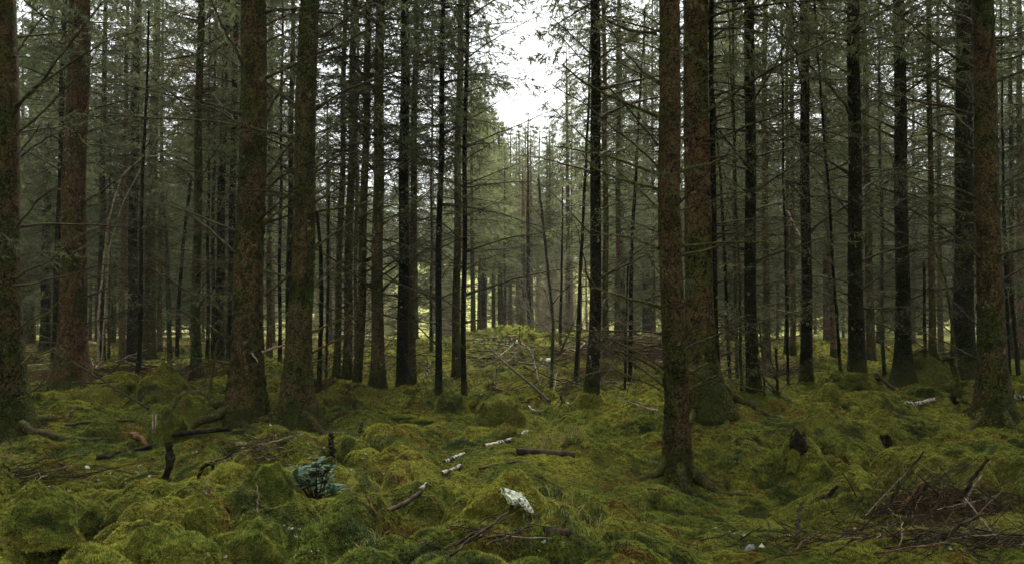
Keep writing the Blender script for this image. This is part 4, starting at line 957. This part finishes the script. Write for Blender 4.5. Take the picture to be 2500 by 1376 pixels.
for i, (px, py, h, w, m, lb) in enumerate([(862, 998, 22, 11, M_LOG, 'small upright dark wood stub left of the fallen mossy log'), (806, 1106, 52, 15, M_BLACK, 'dark mossy post right of the flared olive spruce'),
        (406, 1172, 92, 24, M_BLACK, 'black decayed upright snag below the broken stump'), (878, 1060, 30, 11, M_LOG, 'slanted dark stub right of the dark mossy post'), (2333, 985, 22, 14, M_BLACK, 'small black stub at the foot of the crooked sapling'),
        (1293, 1262, 50, 5, M_STICK, 'thin upright stick below the pale rock'), (528, 1245, 62, 5, M_ROT, 'reddish dead frond stalk behind the square moss hummock'), (634, 1260, 82, 4, M_PALE, 'thin white bare stalk in front of the mossy hummock'),
        (512, 1222, 60, 4, M_PALE, 'pale bare stalk left of the reddish frond stalk'), (1375, 985, 20, 8, M_LOG, 'tiny stub at the right foot of the knoll')]):
    stem_through('wood_stub' if w > 6 else 'bare_stalk', [(px, py), (px - 2 + i % 3, py - h * .6), (px + (i % 5) - 2, py - h)], w, m, lb, 'stub' if w > 6 else 'stalk', seed=30 + i, twigs=0, end=.75)

# mossy stumps and boulders
def dome(name, px, py, wpx, hpx, label, cat, p=.5, seed=0, mat=M_MOSS, body='body', moss=2600, depth=.9, zmin=-.2, box=2.0, lump=1.0):
    rng = np.random.default_rng(seed + 7000); g = G(px, py); s = g.y / F_PX; rx = wpx * s / 2; h = hpx * s; ry = rx * depth
    c = Vector((g.x, g.y + ry * .8, H1(g.x, g.y) - .08)); h += .08
    nu, nv = 44, 22; u = np.arange(nu) / nu * 6.2832; v = np.linspace(0, 1, nv)
    q = 1 - (1 - v) ** 1.6
    rad = (1 - v ** (1 / p * 1.2)) if False else np.sqrt(np.clip(1 - v ** 2, 0, 1)) ** (p * 2)
    U, Vv = np.meshgrid(u, v); Rr = np.sqrt(np.clip(1 - Vv ** 2, 0, 1)) ** (2 * p)
    Rr = Rr + .30 * (1 - Vv) ** 5
    cu = np.sign(np.cos(U)) * np.abs(np.cos(U)) ** (2 / box); su = np.sign(np.sin(U)) * np.abs(np.sin(U)) ** (2 / box)
    X = cu * Rr; Y = su * Rr; Z = Vv
    nz = 1 + lump * .42 * vnoise3(X * 1.6 + seed, Y * 1.6, Z * 1.6, 3) + .20 * vnoise3(X * 4 + seed, Y * 4, Z * 4, 4) + .10 * vnoise3(X * 10, Y * 10, Z * 10 + seed, 5) + .16 * np.clip(1 - worley(U * .9 + seed, Vv * 2.2, seed) / .5, 0, 1)
    V = np.stack([X * rx * nz, Y * ry * nz, Z * h * (1 + lump * .4 * vnoise(X * 2 + seed, Y * 2, 7) + .2 * vnoise(X * 5 + seed, Y * 5, 8))], -1).reshape(-1, 3)
    i, j = np.meshgrid(np.arange(nv - 1), np.arange(nu), indexing='ij'); j2 = (j + 1) % nu
    Q = np.stack([i * nu + j, i * nu + j2, (i + 1) * nu + j2, (i + 1) * nu + j], -1).reshape(-1, 4)
    o = obj(name, None, loc=c, label=label, cat=cat); obj(body, MB().add(V, Q).mesh(body, [mat]), o)
    if moss: moss_on([(V, Q, 0)], None, moss, rng, 'moss', o, zmin, max(1, g.y / 10))
    return o, c, rx, ry, h
dome('mossy_stump', 384, 982, 118, 76, 'large dome of moss over an old stump, left', 'stump', .42, 1)
dome('mossy_stump', 300, 955, 52, 34, 'small moss dome left of the large one', 'stump', .5, 2, moss=900)
st, c_, rx_, ry_, h_ = dome('broken_stump', 402, 1078, 92, 84, 'broken mossy stump with a bare grey splinter', 'stump', .75, 3)
r_ = np.random.default_rng(3); a0 = np.stack([r_.normal(-rx_ * .55, .02, 9), r_.normal(-ry_ * .5, .02, 9), np.full(9, h_ * .35)], -1)
obj('splinter', MB().ext(spikes(a0, a0 + np.stack([r_.normal(0, .01, 9), r_.normal(0, .01, 9), r_.uniform(.12, .30, 9)], -1), .012)).mesh('splinter', [M_PALE]), st, kind='stuff', label='bare grey splintered wood')
dome('mossy_boulder', 1220, 1036, 112, 62, 'big square-shouldered mossy boulder, centre', 'boulder', .30, 4, box=3.0)
dome('mossy_boulder', 1102, 1008, 78, 48, 'round mossy boulder at the foot of the thin black spruces', 'boulder', .45, 5, moss=1600)
dome('mossy_boulder', 1160, 1004, 44, 30, 'small mossy boulder between the round and the square one', 'boulder', .5, 6, moss=800)
dome('mossy_boulder', 1232, 1074, 90, 34, 'low mossy boulder in front of the square-shouldered one', 'boulder', .55, 7, moss=1500)
dome('mossy_stump', 2082, 944, 84, 34, 'flat-topped mossy stump before the sturdy dark spruce', 'stump', .16, 8, box=2.6, moss=1400)
dome('mossy_stump', 2030, 985, 46, 44, 'upright mossy stump left below the flat-topped one', 'stump', .22, 9, moss=1000)
dome('mossy_stump', 1432, 992, 46, 26, 'small mossy knob at the foot of the dark spruce by the sky gap', 'stump', .4, 10, moss=700)
dome('mossy_boulder', 905, 968, 40, 18, 'small moss cushion at the flared brown spruce', 'boulder', .5, 11, moss=500)
dome('mossy_boulder', 873, 965, 24, 16, 'tiny moss cushion at the smooth olive-brown spruce', 'boulder', .5, 12, moss=350)
dome('mossy_boulder', 820, 956, 44, 18, 'brown mossy stone at the slim pair', 'boulder', .5, 13, moss=500)
dome('mossy_hummock', 472, 1300, 112, 62, 'rust-tinged square moss hummock at lower left', 'hummock', .30, 14, box=2.8, moss=4200)
dome('mossy_hummock', 66, 1322, 150, 62, 'round green moss hummock at the lower left corner', 'hummock', .5, 15, moss=4200)
dome('mossy_hummock', 66, 1228, 66, 42, 'small round moss hummock behind the corner one', 'hummock', .45, 16, moss=1800)
dome('mossy_hummock', 640, 1205, 115, 60, 'wide mossy hummock left beside the rhododendron', 'hummock', .5, 17, moss=4200)
dome('mossy_hummock', 225, 1305, 115, 50, 'rusty-fronted moss hummock between the round and square ones', 'hummock', .42, 18, moss=3400)
dome('mossy_hummock', 640, 1322, 95, 40, 'dark-fronted low hummock right of the square one', 'hummock', .4, 19, moss=2600)
dome('mossy_hummock', 575, 1374, 190, 52, 'long low moss hummock at the bottom edge', 'hummock', .3, 20, box=3, moss=4600)
dome('mossy_hummock', 330, 1372, 170, 70, 'broad moss hummock at the bottom left of the square one', 'hummock', .6, 21, moss=4600)
# black hollow stump
st, c_, rx_, ry_, h_ = dome('hollow_stump', 1954, 1112, 40, 62, 'black hollow burnt-looking stump in the right moss slope', 'stump', .20, 22, mat=M_BLACK, moss=420, zmin=.25, lump=.3)
th = np.arange(14) / 14 * 6.283
obj('cavity', MB().ext(tube(np.array([[0, -ry_ * 1.05, h_ * .35], [0, -ry_ * .7, h_ * .36], [0, -ry_ * .2, h_ * .38]]), [rx_ * .62, rx_ * .55, rx_ * .3], 14, 0, True)).mesh('cavity', [M_BLACK]), st)
st, c_, rx_, ry_, h_ = dome('mossy_stump', 2166, 1094, 28, 34, 'little dark stub with a moss cap right of the hollow stump', 'stump', .25, 23, mat=M_BLACK, moss=260, zmin=.5, lump=.3)

# pale bare rock face in its moss bed
st, c_, rx_, ry_, h_ = dome('mossy_boulder', 1248, 1262, 185, 86, 'moss-wrapped boulder with a bare whitish rock face', 'boulder', .5, 24, moss=3600)
for ch in list(st.children):
    pass
g = G(1268, 1262); Yr = c_.y - ry_ * .93
outl = [(1221, 1189), (1240, 1191), (1262, 1200), (1275, 1204), (1286, 1218), (1298, 1236), (1304, 1250), (1297, 1252), (1282, 1240), (1268, 1228), (1262, 1236), (1254, 1232), (1240, 1228), (1233, 1212), (1224, 1204)]
V = []
for k, (qx, qy) in enumerate(outl):
    Yv = Yr
    for _ in range(4):
        f = min(.96, max(0, (W(qx, qy, Yv).z - c_.z) / h_)); Yv = c_.y - ry_ * ((1 - f * f) ** .5 + .3 * (1 - f) ** 5) * 1.22 - .03
    V.append(W(qx, qy, Yv + .02 * float(vnoise(np.array([qx * .1]), np.array([qy * .1]), 3)[0])) - c_)
V = np.array(V); k = len(V); cen = V.mean(0); rr = np.random.default_rng(2); NR = 7; rings = []
for q in range(NR):
    f = 1 - q / NR; R_ = cen + (V - cen) * f; R_[:, 1] -= .030 * (1 - f ** 2); R_[:, 2] += .012 * (1 - f)
    rings.append(R_ + rr.normal(0, .006, (k, 3)) * (q > 0))
Vall = np.concatenate(rings + [[cen + np.array([0, -.034, .012])], V + np.array([0, .12, -.03])]); b0 = NR * k + 1
Fq = [[q * k + a, q * k + (a + 1) % k, (q + 1) * k + (a + 1) % k, (q + 1) * k + a] for q in range(NR - 1) for a in range(k)] + [[b0 + a, b0 + (a + 1) % k, (a + 1) % k, a] for a in range(k)]
rk = MB().add(Vall, Fq).add(Vall, [[(NR - 1) * k + a, (NR - 1) * k + (a + 1) % k, NR * k] for a in range(k)])
kk = 240; ea = rr.integers(0, k, kk); eu = rr.random(kk)[:, None]; PP = V[ea] * (1 - eu) + V[(ea + 1) % k] * eu + rr.normal(0, .016, (kk, 3)) + np.array([0, .01, 0])
scatter_object('rim_moss', C_MOSS, PP, rr.uniform(-.7, .7, (kk, 3)), rr.uniform(.7, 1.3, kk), rr.integers(0, 7, kk), rr.random(kk), None, st)
obj('rock_face', rk.mesh('rock_face', [M_ROCK], False), st, label='bare whitish lichen-covered rock face')
for i, (px, py, w, lb) in enumerate([(1835, 1345, 34, 'pale grey stone in the wet litter at lower right'), (1862, 1338, 20, 'small pale stone right of the grey one'), (209, 1147, 16, 'single small white stone in the left hollow'), (1238, 1325, 16, 'little grey stone in front of the pale rock boulder'), (1340, 880, 18, 'pale stone on the knoll beside the birch arch'), (1322, 882, 12, 'smaller pale stone on the knoll beside the birch arch')]):
    dome('stone', px, py, w, w * .32, lb, 'stone', .4, 40 + i, mat=M_STONE if i in (0, 3) else M_ROCK, moss=0, lump=.5)

# rhododendron
g = G(775, 1212); rh = obj('rhododendron', None, loc=g, label='low rhododendron with blue-green leaf rosettes', cat='shrub'); rr = np.random.default_rng(8); LEAF = []
for q in range(4):
    t = np.linspace(0, 1, 7); wv = np.sin(np.pi * t ** .8) ** .8 * .16; wv[0] = .02; wv[-1] = .01; zc = -.35 * t ** 2 + .12 * t
    Lf = np.stack([t, -wv, zc + .35 * wv], -1); Cf = np.stack([t, 0 * t, zc], -1); Rf = np.stack([t, wv, zc + .35 * wv], -1)
    V = np.concatenate([Lf, Cf, Rf]); V[:, 2] += rr.normal(0, .012, 21); F = []
    for a in range(6): F += [[a, a + 1, 8 + a, 7 + a], [7 + a, 8 + a, 15 + a, 14 + a]]
    LEAF.append(MB().add(V, F).mesh('leaf', [M_LEAF]))
sc = g.y / F_PX
for (px, py, n) in [(735, 1150, 11), (772, 1140, 10), (800, 1148, 9), (765, 1172, 11), (795, 1180, 10), (745, 1176, 9), (812, 1206, 8), (780, 1198, 9), (722, 1166, 8), (758, 1190, 10), (770, 1158, 10), (788, 1162, 9), (735, 1186, 9), (805, 1190, 9)]:
    hd = W(px, py, g.y + rr.uniform(-.30, -.04)) - g; az0 = rr.uniform(0, 6.28)
    obj('twig', MB().ext(tube(np.array([[hd.x * .3, hd.y * .3, -.02], [hd.x * .7, hd.y * .7, hd.z * .5], list(hd)]), [.008, .006, .004], 6)).mesh('twig', [M_DEAD]), rh)
    for k in range(n):
        s_ = rr.uniform(28, 44) * sc
        obj('leaf', LEAF[rr.integers(4)], rh, loc=hd, rot=(rr.uniform(-.25, .25), -rr.uniform(-.15, .95), az0 + k * 6.283 / n + rr.uniform(-.2, .2)), scale=s_)

# brush piles: every stick is a part of its pile
STK = []
for i in range(8):
    n = 9; t = np.linspace(0, 1, n); rr2 = np.random.default_rng(900 + i)
    P = np.stack([t - .5, np.cumsum(rr2.normal(0, .012, n)), np.cumsum(rr2.normal(0, .010, n))], -1)
    R = .009 * (1 - .5 * t) * rr2.uniform(.85, 1.15, n)
    parts = tube(P, R, 6, 0, True)
    k = 5; tp = rr2.uniform(.1, .95, k); B = np.stack([np.interp(tp, t, P[:, q]) for q in range(3)], -1)
    parts += spikes(B, B + np.stack([rr2.uniform(.05, .2, k), rr2.normal(0, .1, k), rr2.normal(.02, .08, k)], -1), .0035)
    STK.append([MB().ext(parts).mesh('stick', [m]) for m in (M_STICK, M_DEAD, M_ROT, M_PALE)])
def pile(name, px, py, label, n, rx, ry, hh, azm, azs, Ls, seed, fat=1.0, tilt=.25, pale=.08):
    g = G(px, py); o = obj(name, None, loc=g, label=label, cat='brush pile'); rr = np.random.default_rng(seed)
    for k in range(n):
        x, y = rr.normal(0, rx * .5), rr.normal(0, ry * .5); q = (x / rx) ** 2 + (y / ry) ** 2
        z = H1(g.x + x, g.y + y) - g.z + rr.uniform(0, hh) * math.exp(-q * 1.3) + .015
        az = rr.normal(azm, azs); L = rr.uniform(*Ls); f = rr.uniform(.6, 1.5) * fat
        u = rr.random(); m = 3 if u < pale else 2 if u < pale + .06 else 1 if u < .5 else 0
        obj('stick', STK[rr.integers(8)][m], o, loc=(x, y, z), rot=(rr.uniform(-1, 1), -rr.normal(tilt * .4, tilt), az), scale=(L, f, f))
    return o
bp = pile('brush_pile', 2320, 1245, 'large heap of dead sticks at lower right', 165, .85, .42, .17, .40, .8, (.15, .7), 1, .46, .45)
pile('brush_pile', 2130, 1320, 'loose scatter of wet twigs at the bottom left of the large heap', 100, .9, .30, .06, .3, 1.0, (.15, .6), 2, .55)
pile('brush_pile', 2400, 1340, 'twig litter along the bottom right corner', 110, .8, .30, .08, .3, 1.0, (.15, .7), 3, .55)
pile('brush_pile', 1195, 1312, 'small heap of twigs in front of the pale rock boulder', 18, .36, .18, .04, .4, .6, (.2, .5), 4, .5)
pile('brush_pile', 650, 1105, 'tangle of broken lichened sticks at the foot of the flaking spruce', 46, .42, .25, .10, -.3, .9, (.2, .6), 5, .5, pale=.2)
pile('brush_pile', 1565, 858, 'brown brush bank behind the nearest spruce', 200, 2.6, 1.4, .40, .1, .7, (.6, 1.8), 6, 1.2, pale=.15)
pile('brush_pile', 1870, 920, 'brown twig heap behind the dead poles', 70, 1.2, .8, .25, .1, .8, (.4, 1.2), 7, 1.0)
pile('brush_pile', 1400, 945, 'scattered dead twigs at the right foot of the knoll', 80, 1.4, 1.0, .16, .2, .9, (.4, 1.2), 8, 1.0, pale=.25)
pile('brush_pile', 860, 900, 'grey twig litter behind the slim pair', 80, 2.0, 1.6, .18, .1, .9, (.5, 1.4), 9, 1.1, pale=.3)
pile('brush_pile', 300, 905, 'dim twig litter on the left wood floor', 110, 3.2, 2.0, .22, .0, 1.0, (.5, 1.6), 10, 1.1, pale=.2)
pile('brush_pile', 1225, 868, 'dead twigs scattered over the knoll', 90, 1.8, 1.6, .12, .0, .9, (.4, 1.3), 11, 1.0, pale=.3)
pile('brush_pile', 90, 1190, 'dark twig litter in the left hollow', 60, .8, .25, .05, .1, .9, (.2, .6), 12, .6, pale=.2)
for i, (A, B, w, lf, m, lb) in enumerate([((2150, 1262), (2258, 1094), 8, .36, M_STICK, 'long dark stick standing highest out of the large heap'), ((2190, 1250), (2282, 1150), 11, .22, M_ROT, 'thick peeled reddish stick beside the highest one'),
        ((2215, 1240), (2266, 1187), 10, .12, M_STICK, 'shorter dark stick right of the peeled one'), ((2335, 1230), (2412, 1122), 10, .26, M_BLACK, 'black stick curving up on the right of the large heap'),
        ((2350, 1240), (2402, 1164), 7, .18, M_PALE, 'pale broken stick end below the black one'), ((2250, 1340), (2400, 1260), 10, .04, M_STICK, 'long thick stick along the front of the large heap'),
        ((2472, 1215), (2500, 1290), 8, -.0, M_ROT, 'leaning peeled stick at the right edge'), ((2010, 1220), (2042, 1185), 12, .05, M_BLACK, 'thick black bent stick left of the large heap')]):
    a = G(*A); wv = W(B[0], B[1], a.y + .05); lift_b = wv.z - G(B[0], A[1]).z
    rr = np.random.default_rng(i + 50); n = 22; t = np.linspace(0, 1, n)
    P = np.array(a)[None] + (np.array(wv) - np.array(a))[None] * t[:, None] + np.cumsum(rr.normal(0, .004, (n, 3)), 0); P -= np.array(a)
    obj('stick', MB().ext(tube(P, w * .5 * a.y / F_PX * (1.1 - .4 * t) * rr.uniform(.9, 1.1, n), 8)).mesh('stick', [m]), None, loc=a, label=lb, cat='stick')

# mossy and bare branches that stand out on the near trunks
def find_tree(key): return [o for o in bpy.data.objects if o.get('label', '').startswith(key)][0]
def feature(tree, Y, pix, w, mat, twigs, seed, dY=0.0, end=.35):
    rr = np.random.default_rng(seed + 9000); o = tree.location
    C = np.array([list(W(qx, qy, Y + dY * k / (len(pix) - 1)) - o) for k, (qx, qy) in enumerate(pix)])
    s = np.concatenate([[0], np.cumsum(np.linalg.norm(np.diff(C, axis=0), axis=1))]); ss = np.linspace(0, s[-1], 26)
    P = np.stack([np.interp(ss, s, C[:, k]) for k in range(3)], -1)
    for _ in range(2): P[1:-1] = (P[:-2] + P[1:-1] * 2 + P[2:]) / 4
    P[1:] += np.cumsum(rr.normal(0, .004, (25, 3)), 0)
    R = w * .5 * Y / F_PX * (1 - (1 - end) * ss / ss[-1]); R[0] *= 1.6
    parts = tube(P, R, 7); k = twigs
    if k:
        ix = rr.integers(3, 25, k); D = nrm(np.stack([np.sign(P[-1, 0] - P[0, 0]) * rr.uniform(.2, 1, k), rr.normal(0, .6, k), rr.normal(.1, .6, k)], -1)); L = rr.uniform(.12, .5, k)
        E = P[ix] + D * L[:, None]; parts += spikes(P[ix], E, .004, 1)
        u = rr.uniform(.3, .9, k)[:, None]; b = P[ix] + (E - P[ix]) * u; parts += spikes(b, b + nrm(D + rr.normal(0, .6, (k, 3))) * (L * .45)[:, None], .0028, 1)
    b = obj('branch', MB().ext(parts).mesh('branch', [mat, M_TWIG]), tree)
    if mat is M_MOSSY:
        kk = 260; q = rr.integers(0, 26, kk); PP = P[q] + rr.normal(0, 1, (kk, 3)) * R[q][:, None] * .7
        scatter_object('branch_moss', C_MOSS, PP, rr.uniform(-.8, .8, (kk, 3)), rr.uniform(.4, .9, kk), rr.integers(0, 5, kk), rr.random(kk), None, b)
T1 = find_tree('nearest spruce'); Y1 = T1.location.y
for i, (pix, w, m, tw) in enumerate([
    ([(1610, 462), (1560, 452), (1500, 433), (1452, 410), (1425, 372)], 8, M_MOSSY, 10), ([(1610, 425), (1540, 403), (1465, 380), (1420, 371), (1350, 362)], 8, M_MOSSY, 12),
    ([(1608, 604), (1560, 585), (1500, 574), (1470, 566)], 8, M_MOSSY, 8), ([(1612, 750), (1560, 735), (1500, 718), (1448, 701)], 8, M_MOSSY, 10),
    ([(1612, 905), (1560, 880), (1520, 866), (1475, 852)], 8, M_MOSSY, 14), ([(1610, 950), (1555, 922), (1500, 900), (1435, 915)], 6, M_MOSSY, 14),
    ([(1606, 285), (1540, 258), (1480, 233), (1425, 205), (1375, 165)], 8, M_MOSSY, 14), ([(1604, 82), (1540, 72), (1480, 46), (1420, 5), (1390, -30)], 7, M_DEAD, 12),
    ([(1606, 200), (1560, 165), (1510, 110), (1470, 40)], 6, M_DEAD, 10), ([(1660, 600), (1730, 591), (1800, 586), (1880, 590)], 7, M_MOSSY, 8),
    ([(1660, 418), (1720, 400), (1790, 377), (1850, 350)], 6, M_MOSSY, 10), ([(1608, 1002), (1560, 988), (1485, 962)], 6, M_PALE, 4),
    ([(1606, 355), (1560, 300), (1500, 240), (1440, 175), (1360, 80)], 6, M_DEAD, 14), ([(1608, 410), (1530, 340), (1450, 265), (1350, 200)], 6, M_DEAD, 16),
    ([(1612, 840), (1560, 850), (1510, 835), (1455, 800)], 6, M_MOSSY, 12), ([(1665, 905), (1690, 900), (1730, 880)], 6, M_MOSSY, 8), ([(1620, 900), (1636, 960), (1642, 1010)], 4, M_PALE, 2), ([(1645, 985), (1650, 1030), (1655, 1060)], 4, M_PALE, 1)]):
    feature(T1, Y1, pix, w, m, tw, i, dY=((i % 3) - 1) * .5)
T2 = find_tree('thick warm-brown'); Y2 = T2.location.y
for i, (pix, w, m, tw) in enumerate([([(2376, 365), (2300, 328), (2215, 290), (2140, 250)], 7, M_DEAD, 14), ([(2376, 165), (2310, 130), (2240, 75), (2150, 10)], 7, M_DEAD, 14), ([(2376, 62), (2330, 30), (2280, -20)], 6, M_DEAD, 8),
    ([(2380, 530), (2330, 515), (2250, 480), (2190, 460)], 6, M_MOSSY, 12), ([(2435, 110), (2480, 70), (2540, 30)], 6, M_DEAD, 8), ([(2378, 280), (2320, 262), (2240, 250), (2110, 220)], 7, M_DEAD, 16), ([(2412, 150), (2420, 90), (2428, 20)], 7, M_DEAD, 1), ([(2416, 285), (2425, 240)], 7, M_DEAD, 1), ([(2418, 455), (2425, 425)], 7, M_DEAD, 0)]):
    feature(T2, Y2 - .15, pix, w, m, tw, 100 + i, dY=((i % 3) - 1) * .4)
T3 = find_tree('thick dark spruce trunk cut'); Y3 = T3.location.y
for i, (pix, w, m, tw) in enumerate([([(36, 260), (90, 205), (150, 120), (240, 0)], 8, M_DEAD, 12), ([(38, 330), (110, 265), (190, 180), (250, 150)], 7, M_MOSSY, 12), ([(20, 450), (50, 370), (100, 300)], 7, M_DEAD, 8), ([(36, 560), (110, 480), (160, 440)], 6, M_DEAD, 10),
    ([(38, 805), (120, 765), (180, 700), (205, 640)], 6, M_MOSSY, 10), ([(40, 895), (90, 870), (135, 850)], 6, M_MOSSY, 8), ([(38, 980), (70, 965), (105, 935)], 6, M_MOSSY, 6), ([(36, 680), (110, 640), (190, 575)], 6, M_MOSSY, 12), ([(36, 140), (60, 110), (120, 30)], 6, M_DEAD, 8)]):
    feature(T3, Y3 - .1, pix, w, m, tw, 200 + i, dY=((i % 3) - 1) * .4)
T4 = find_tree('big spruce with coarse'); Y4 = T4.location.y
for i, (pix, w, m, tw) in enumerate([([(602, 178), (575, 120), (540, 60), (505, -10)], 8, M_DEAD, 6), ([(585, 305), (540, 270), (480, 250), (450, 225)], 7, M_MOSSY, 10), ([(640, 312), (670, 250), (705, 190)], 8, M_DEAD, 6), ([(650, 430), (700, 365), (730, 330)], 7, M_DEAD, 8), ([(650, 190), (700, 165), (760, 130), (830, 90)], 7, M_DEAD, 12), ([(645, 540), (710, 500), (780, 470), (830, 440)], 6, M_MOSSY, 12), ([(650, 30), (720, 18), (800, 8)], 7, M_DEAD, 8), ([(645, 720), (720, 665), (780, 600)], 7, M_MOSSY, 10), ([(640, 860), (700, 840), (780, 810)], 6, M_PALE, 4), ([(612, 860), (625, 875), (632, 885)], 5, M_PALE, 0)]):
    feature(T4, Y4 - .15, pix, w, m, tw, 300 + i, dY=((i % 3) - 1) * .4)
T5 = find_tree('mossy olive-brown'); Y5 = T5.location.y
for i, (pix, w, m, tw) in enumerate([([(772, 130), (830, 110), (900, 75), (960, 30)], 7, M_DEAD, 12), ([(772, 260), (830, 235), (900, 215), (960, 190)], 6, M_DEAD, 12), ([(770, 410), (830, 380), (900, 370)], 6, M_DEAD, 10), ([(765, 520), (830, 505), (900, 490)], 6, M_MOSSY, 10), ([(762, 810), (820, 790), (860, 770)], 6, M_MOSSY, 8), ([(762, 860), (830, 830), (870, 800)], 6, M_MOSSY, 8)]):
    feature(T5, Y5 - .1, pix, w, m, tw, 400 + i, dY=((i % 3) - 1) * .4)

# grass, lichen and needle litter
def grass_mesh(rng, n, h, mat):
    az = rng.uniform(0, 6.28, n); le = rng.uniform(.05, .6, n); b = np.stack([rng.normal(0, .03, n), rng.normal(0, .03, n), np.zeros(n)], -1)
    D = nrm(np.stack([np.cos(az) * le, np.sin(az) * le, np.ones(n)], -1)); S = nrm(np.cross(D, np.array([0, 0, 1.]) + rng.normal(0, .3, (n, 3))))
    hh = h * rng.uniform(.5, 1.2, n); m1 = b + D * hh[:, None] * .6; D2 = nrm(D + np.stack([np.cos(az) * le, np.sin(az) * le, -.3 * np.ones(n)], -1)); w = .0035
    V = np.stack([b - S * w, b + S * w, m1 + S * w * .8, m1 - S * w * .8, m1 + D2 * hh[:, None] * .5], 1).reshape(-1, 3); o = np.arange(n)[:, None] * 5
    return MB().add(V, o + np.array([[0, 1, 2, 3]])).add(V, o + np.array([[3, 2, 4]])).mesh('grass', [mat], False)
gr = np.random.default_rng(12)
C_GRASS = source_collection('grass_source', [grass_mesh(gr, 14, .055, M_GRASS) for _ in range(3)] + [grass_mesh(gr, 5, .12, M_STRAW) for _ in range(2)])
gp, gi = [], []
for (px, py, rx, ry, n, kind) in [(1110, 1087, .32, .15, 90, 0), (900, 1085, .4, .12, 50, 0), (1370, 1072, .35, .25, 26, 1), (905, 1335, .12, .1, 5, 1), (1370, 1240, .25, .12, 10, 1), (1390, 1290, .4, .2, 60, 0), (1310, 975, .6, .6, 70, 0), (730, 1310, .3, .15, 10, 0), (1760, 1345, .4, .12, 12, 0), (1440, 1240, .5, .3, 40, 0)]:
    g = G(px, py)
    for _ in range(n):
        x, y = g.x + gr.normal(0, rx * .6), g.y + gr.normal(0, ry * .6); gp.append((x, y, H1(x, y))); gi.append(int(gr.integers(3, 5)) if kind else int(gr.integers(0, 3)))
n = len(gp); scatter_object('grass', C_GRASS, gp, np.stack([np.zeros(n), np.zeros(n), gr.uniform(0, 6.28, n)], -1), gr.uniform(.6, 1.2, n), gi, gr.random(n), 'sparse dark and straw-coloured grass blades in the moss')
C_LICH = source_collection('lichen_source', [tuft_mesh('lichen_fleck', gr, 8, .016, .010, 1.6, M_LICHEN) for _ in range(3)])
lp = []
for (px, py, rx, ry, n) in [(60, 1190, .5, .06, 26), (170, 1200, .5, .05, 18), (300, 1160, .5, .2, 12), (330, 1155, .02, .1, 8), (705, 1305, .04, .05, 8), (740, 1350, .15, .06, 8), (640, 1085, .3, .15, 26), (820, 1170, .08, .1, 16), (900, 1135, .3, .05, 10), (1950, 1310, .08, .03, 8), (1785, 1300, .06, .08, 6), (2080, 1300, .5, .1, 8), (1330, 1360, .1, .05, 4), (560, 1370, .1, .03, 5), (1200, 1200, 1.2, .6, 10), (2300, 1340, .6, .1, 8)]:
    g = G(px, py)
    for _ in range(n):
        x, y = g.x + gr.normal(0, rx), g.y + gr.normal(0, ry); lp.append((x, y, H1(x, y) + .008))
n = len(lp); scatter_object('lichen', C_LICH, lp, gr.uniform(-.5, .5, (n, 3)), gr.uniform(.5, 1.5, n), gr.integers(0, 3, n), gr.random(n), 'tiny white lichen flecks on the forest floor')
x, y = ground_pts(2600, 5.3, 32, gr, .6); z = H(x, y); L = gr.uniform(.06, .3, len(x)) * (1 + y / 25); az = gr.uniform(0, 6.28, len(x)); D = np.stack([np.cos(az), np.sin(az), gr.normal(.1, .25, len(x))], -1)
A = np.stack([x, y, z + .012], -1)
obj('twig_litter', MB().ext(spikes(A, A + D * L[:, None], .0022 + .0001 * y)).mesh('twig_litter', [M_STICK]), None, label='fine fallen twigs strewn over the moss', kind='stuff')

# ------------------------------------------------------------------ damp air: far trees fade a little
hz = bpy.data.materials.new('damp_air'); hz.use_nodes = True; t = hz.node_tree; t.nodes.clear()
ho = t.nodes.new('ShaderNodeOutputMaterial'); pv = t.nodes.new('ShaderNodeVolumePrincipled')
pv.inputs['Color'].default_value = (.90, .95, .93, 1); pv.inputs['Density'].default_value = .00026; pv.inputs['Anisotropy'].default_value = .2
t.links.new(pv.outputs[0], ho.inputs['Volume'])
x0, x1, y0, y1, z0, z1 = -175, 175, -85, 300, -4, 27
V = [(x, y, z) for x in (x0, x1) for y in (y0, y1) for z in (z0, z1)]
obj('haze', MB().add(V, [[0, 1, 3, 2], [4, 6, 7, 5], [0, 4, 5, 1], [2, 3, 7, 6], [0, 2, 6, 4], [1, 5, 7, 3]]).mesh('haze', [hz], False), label='thin damp haze filling the wood', kind='stuff')
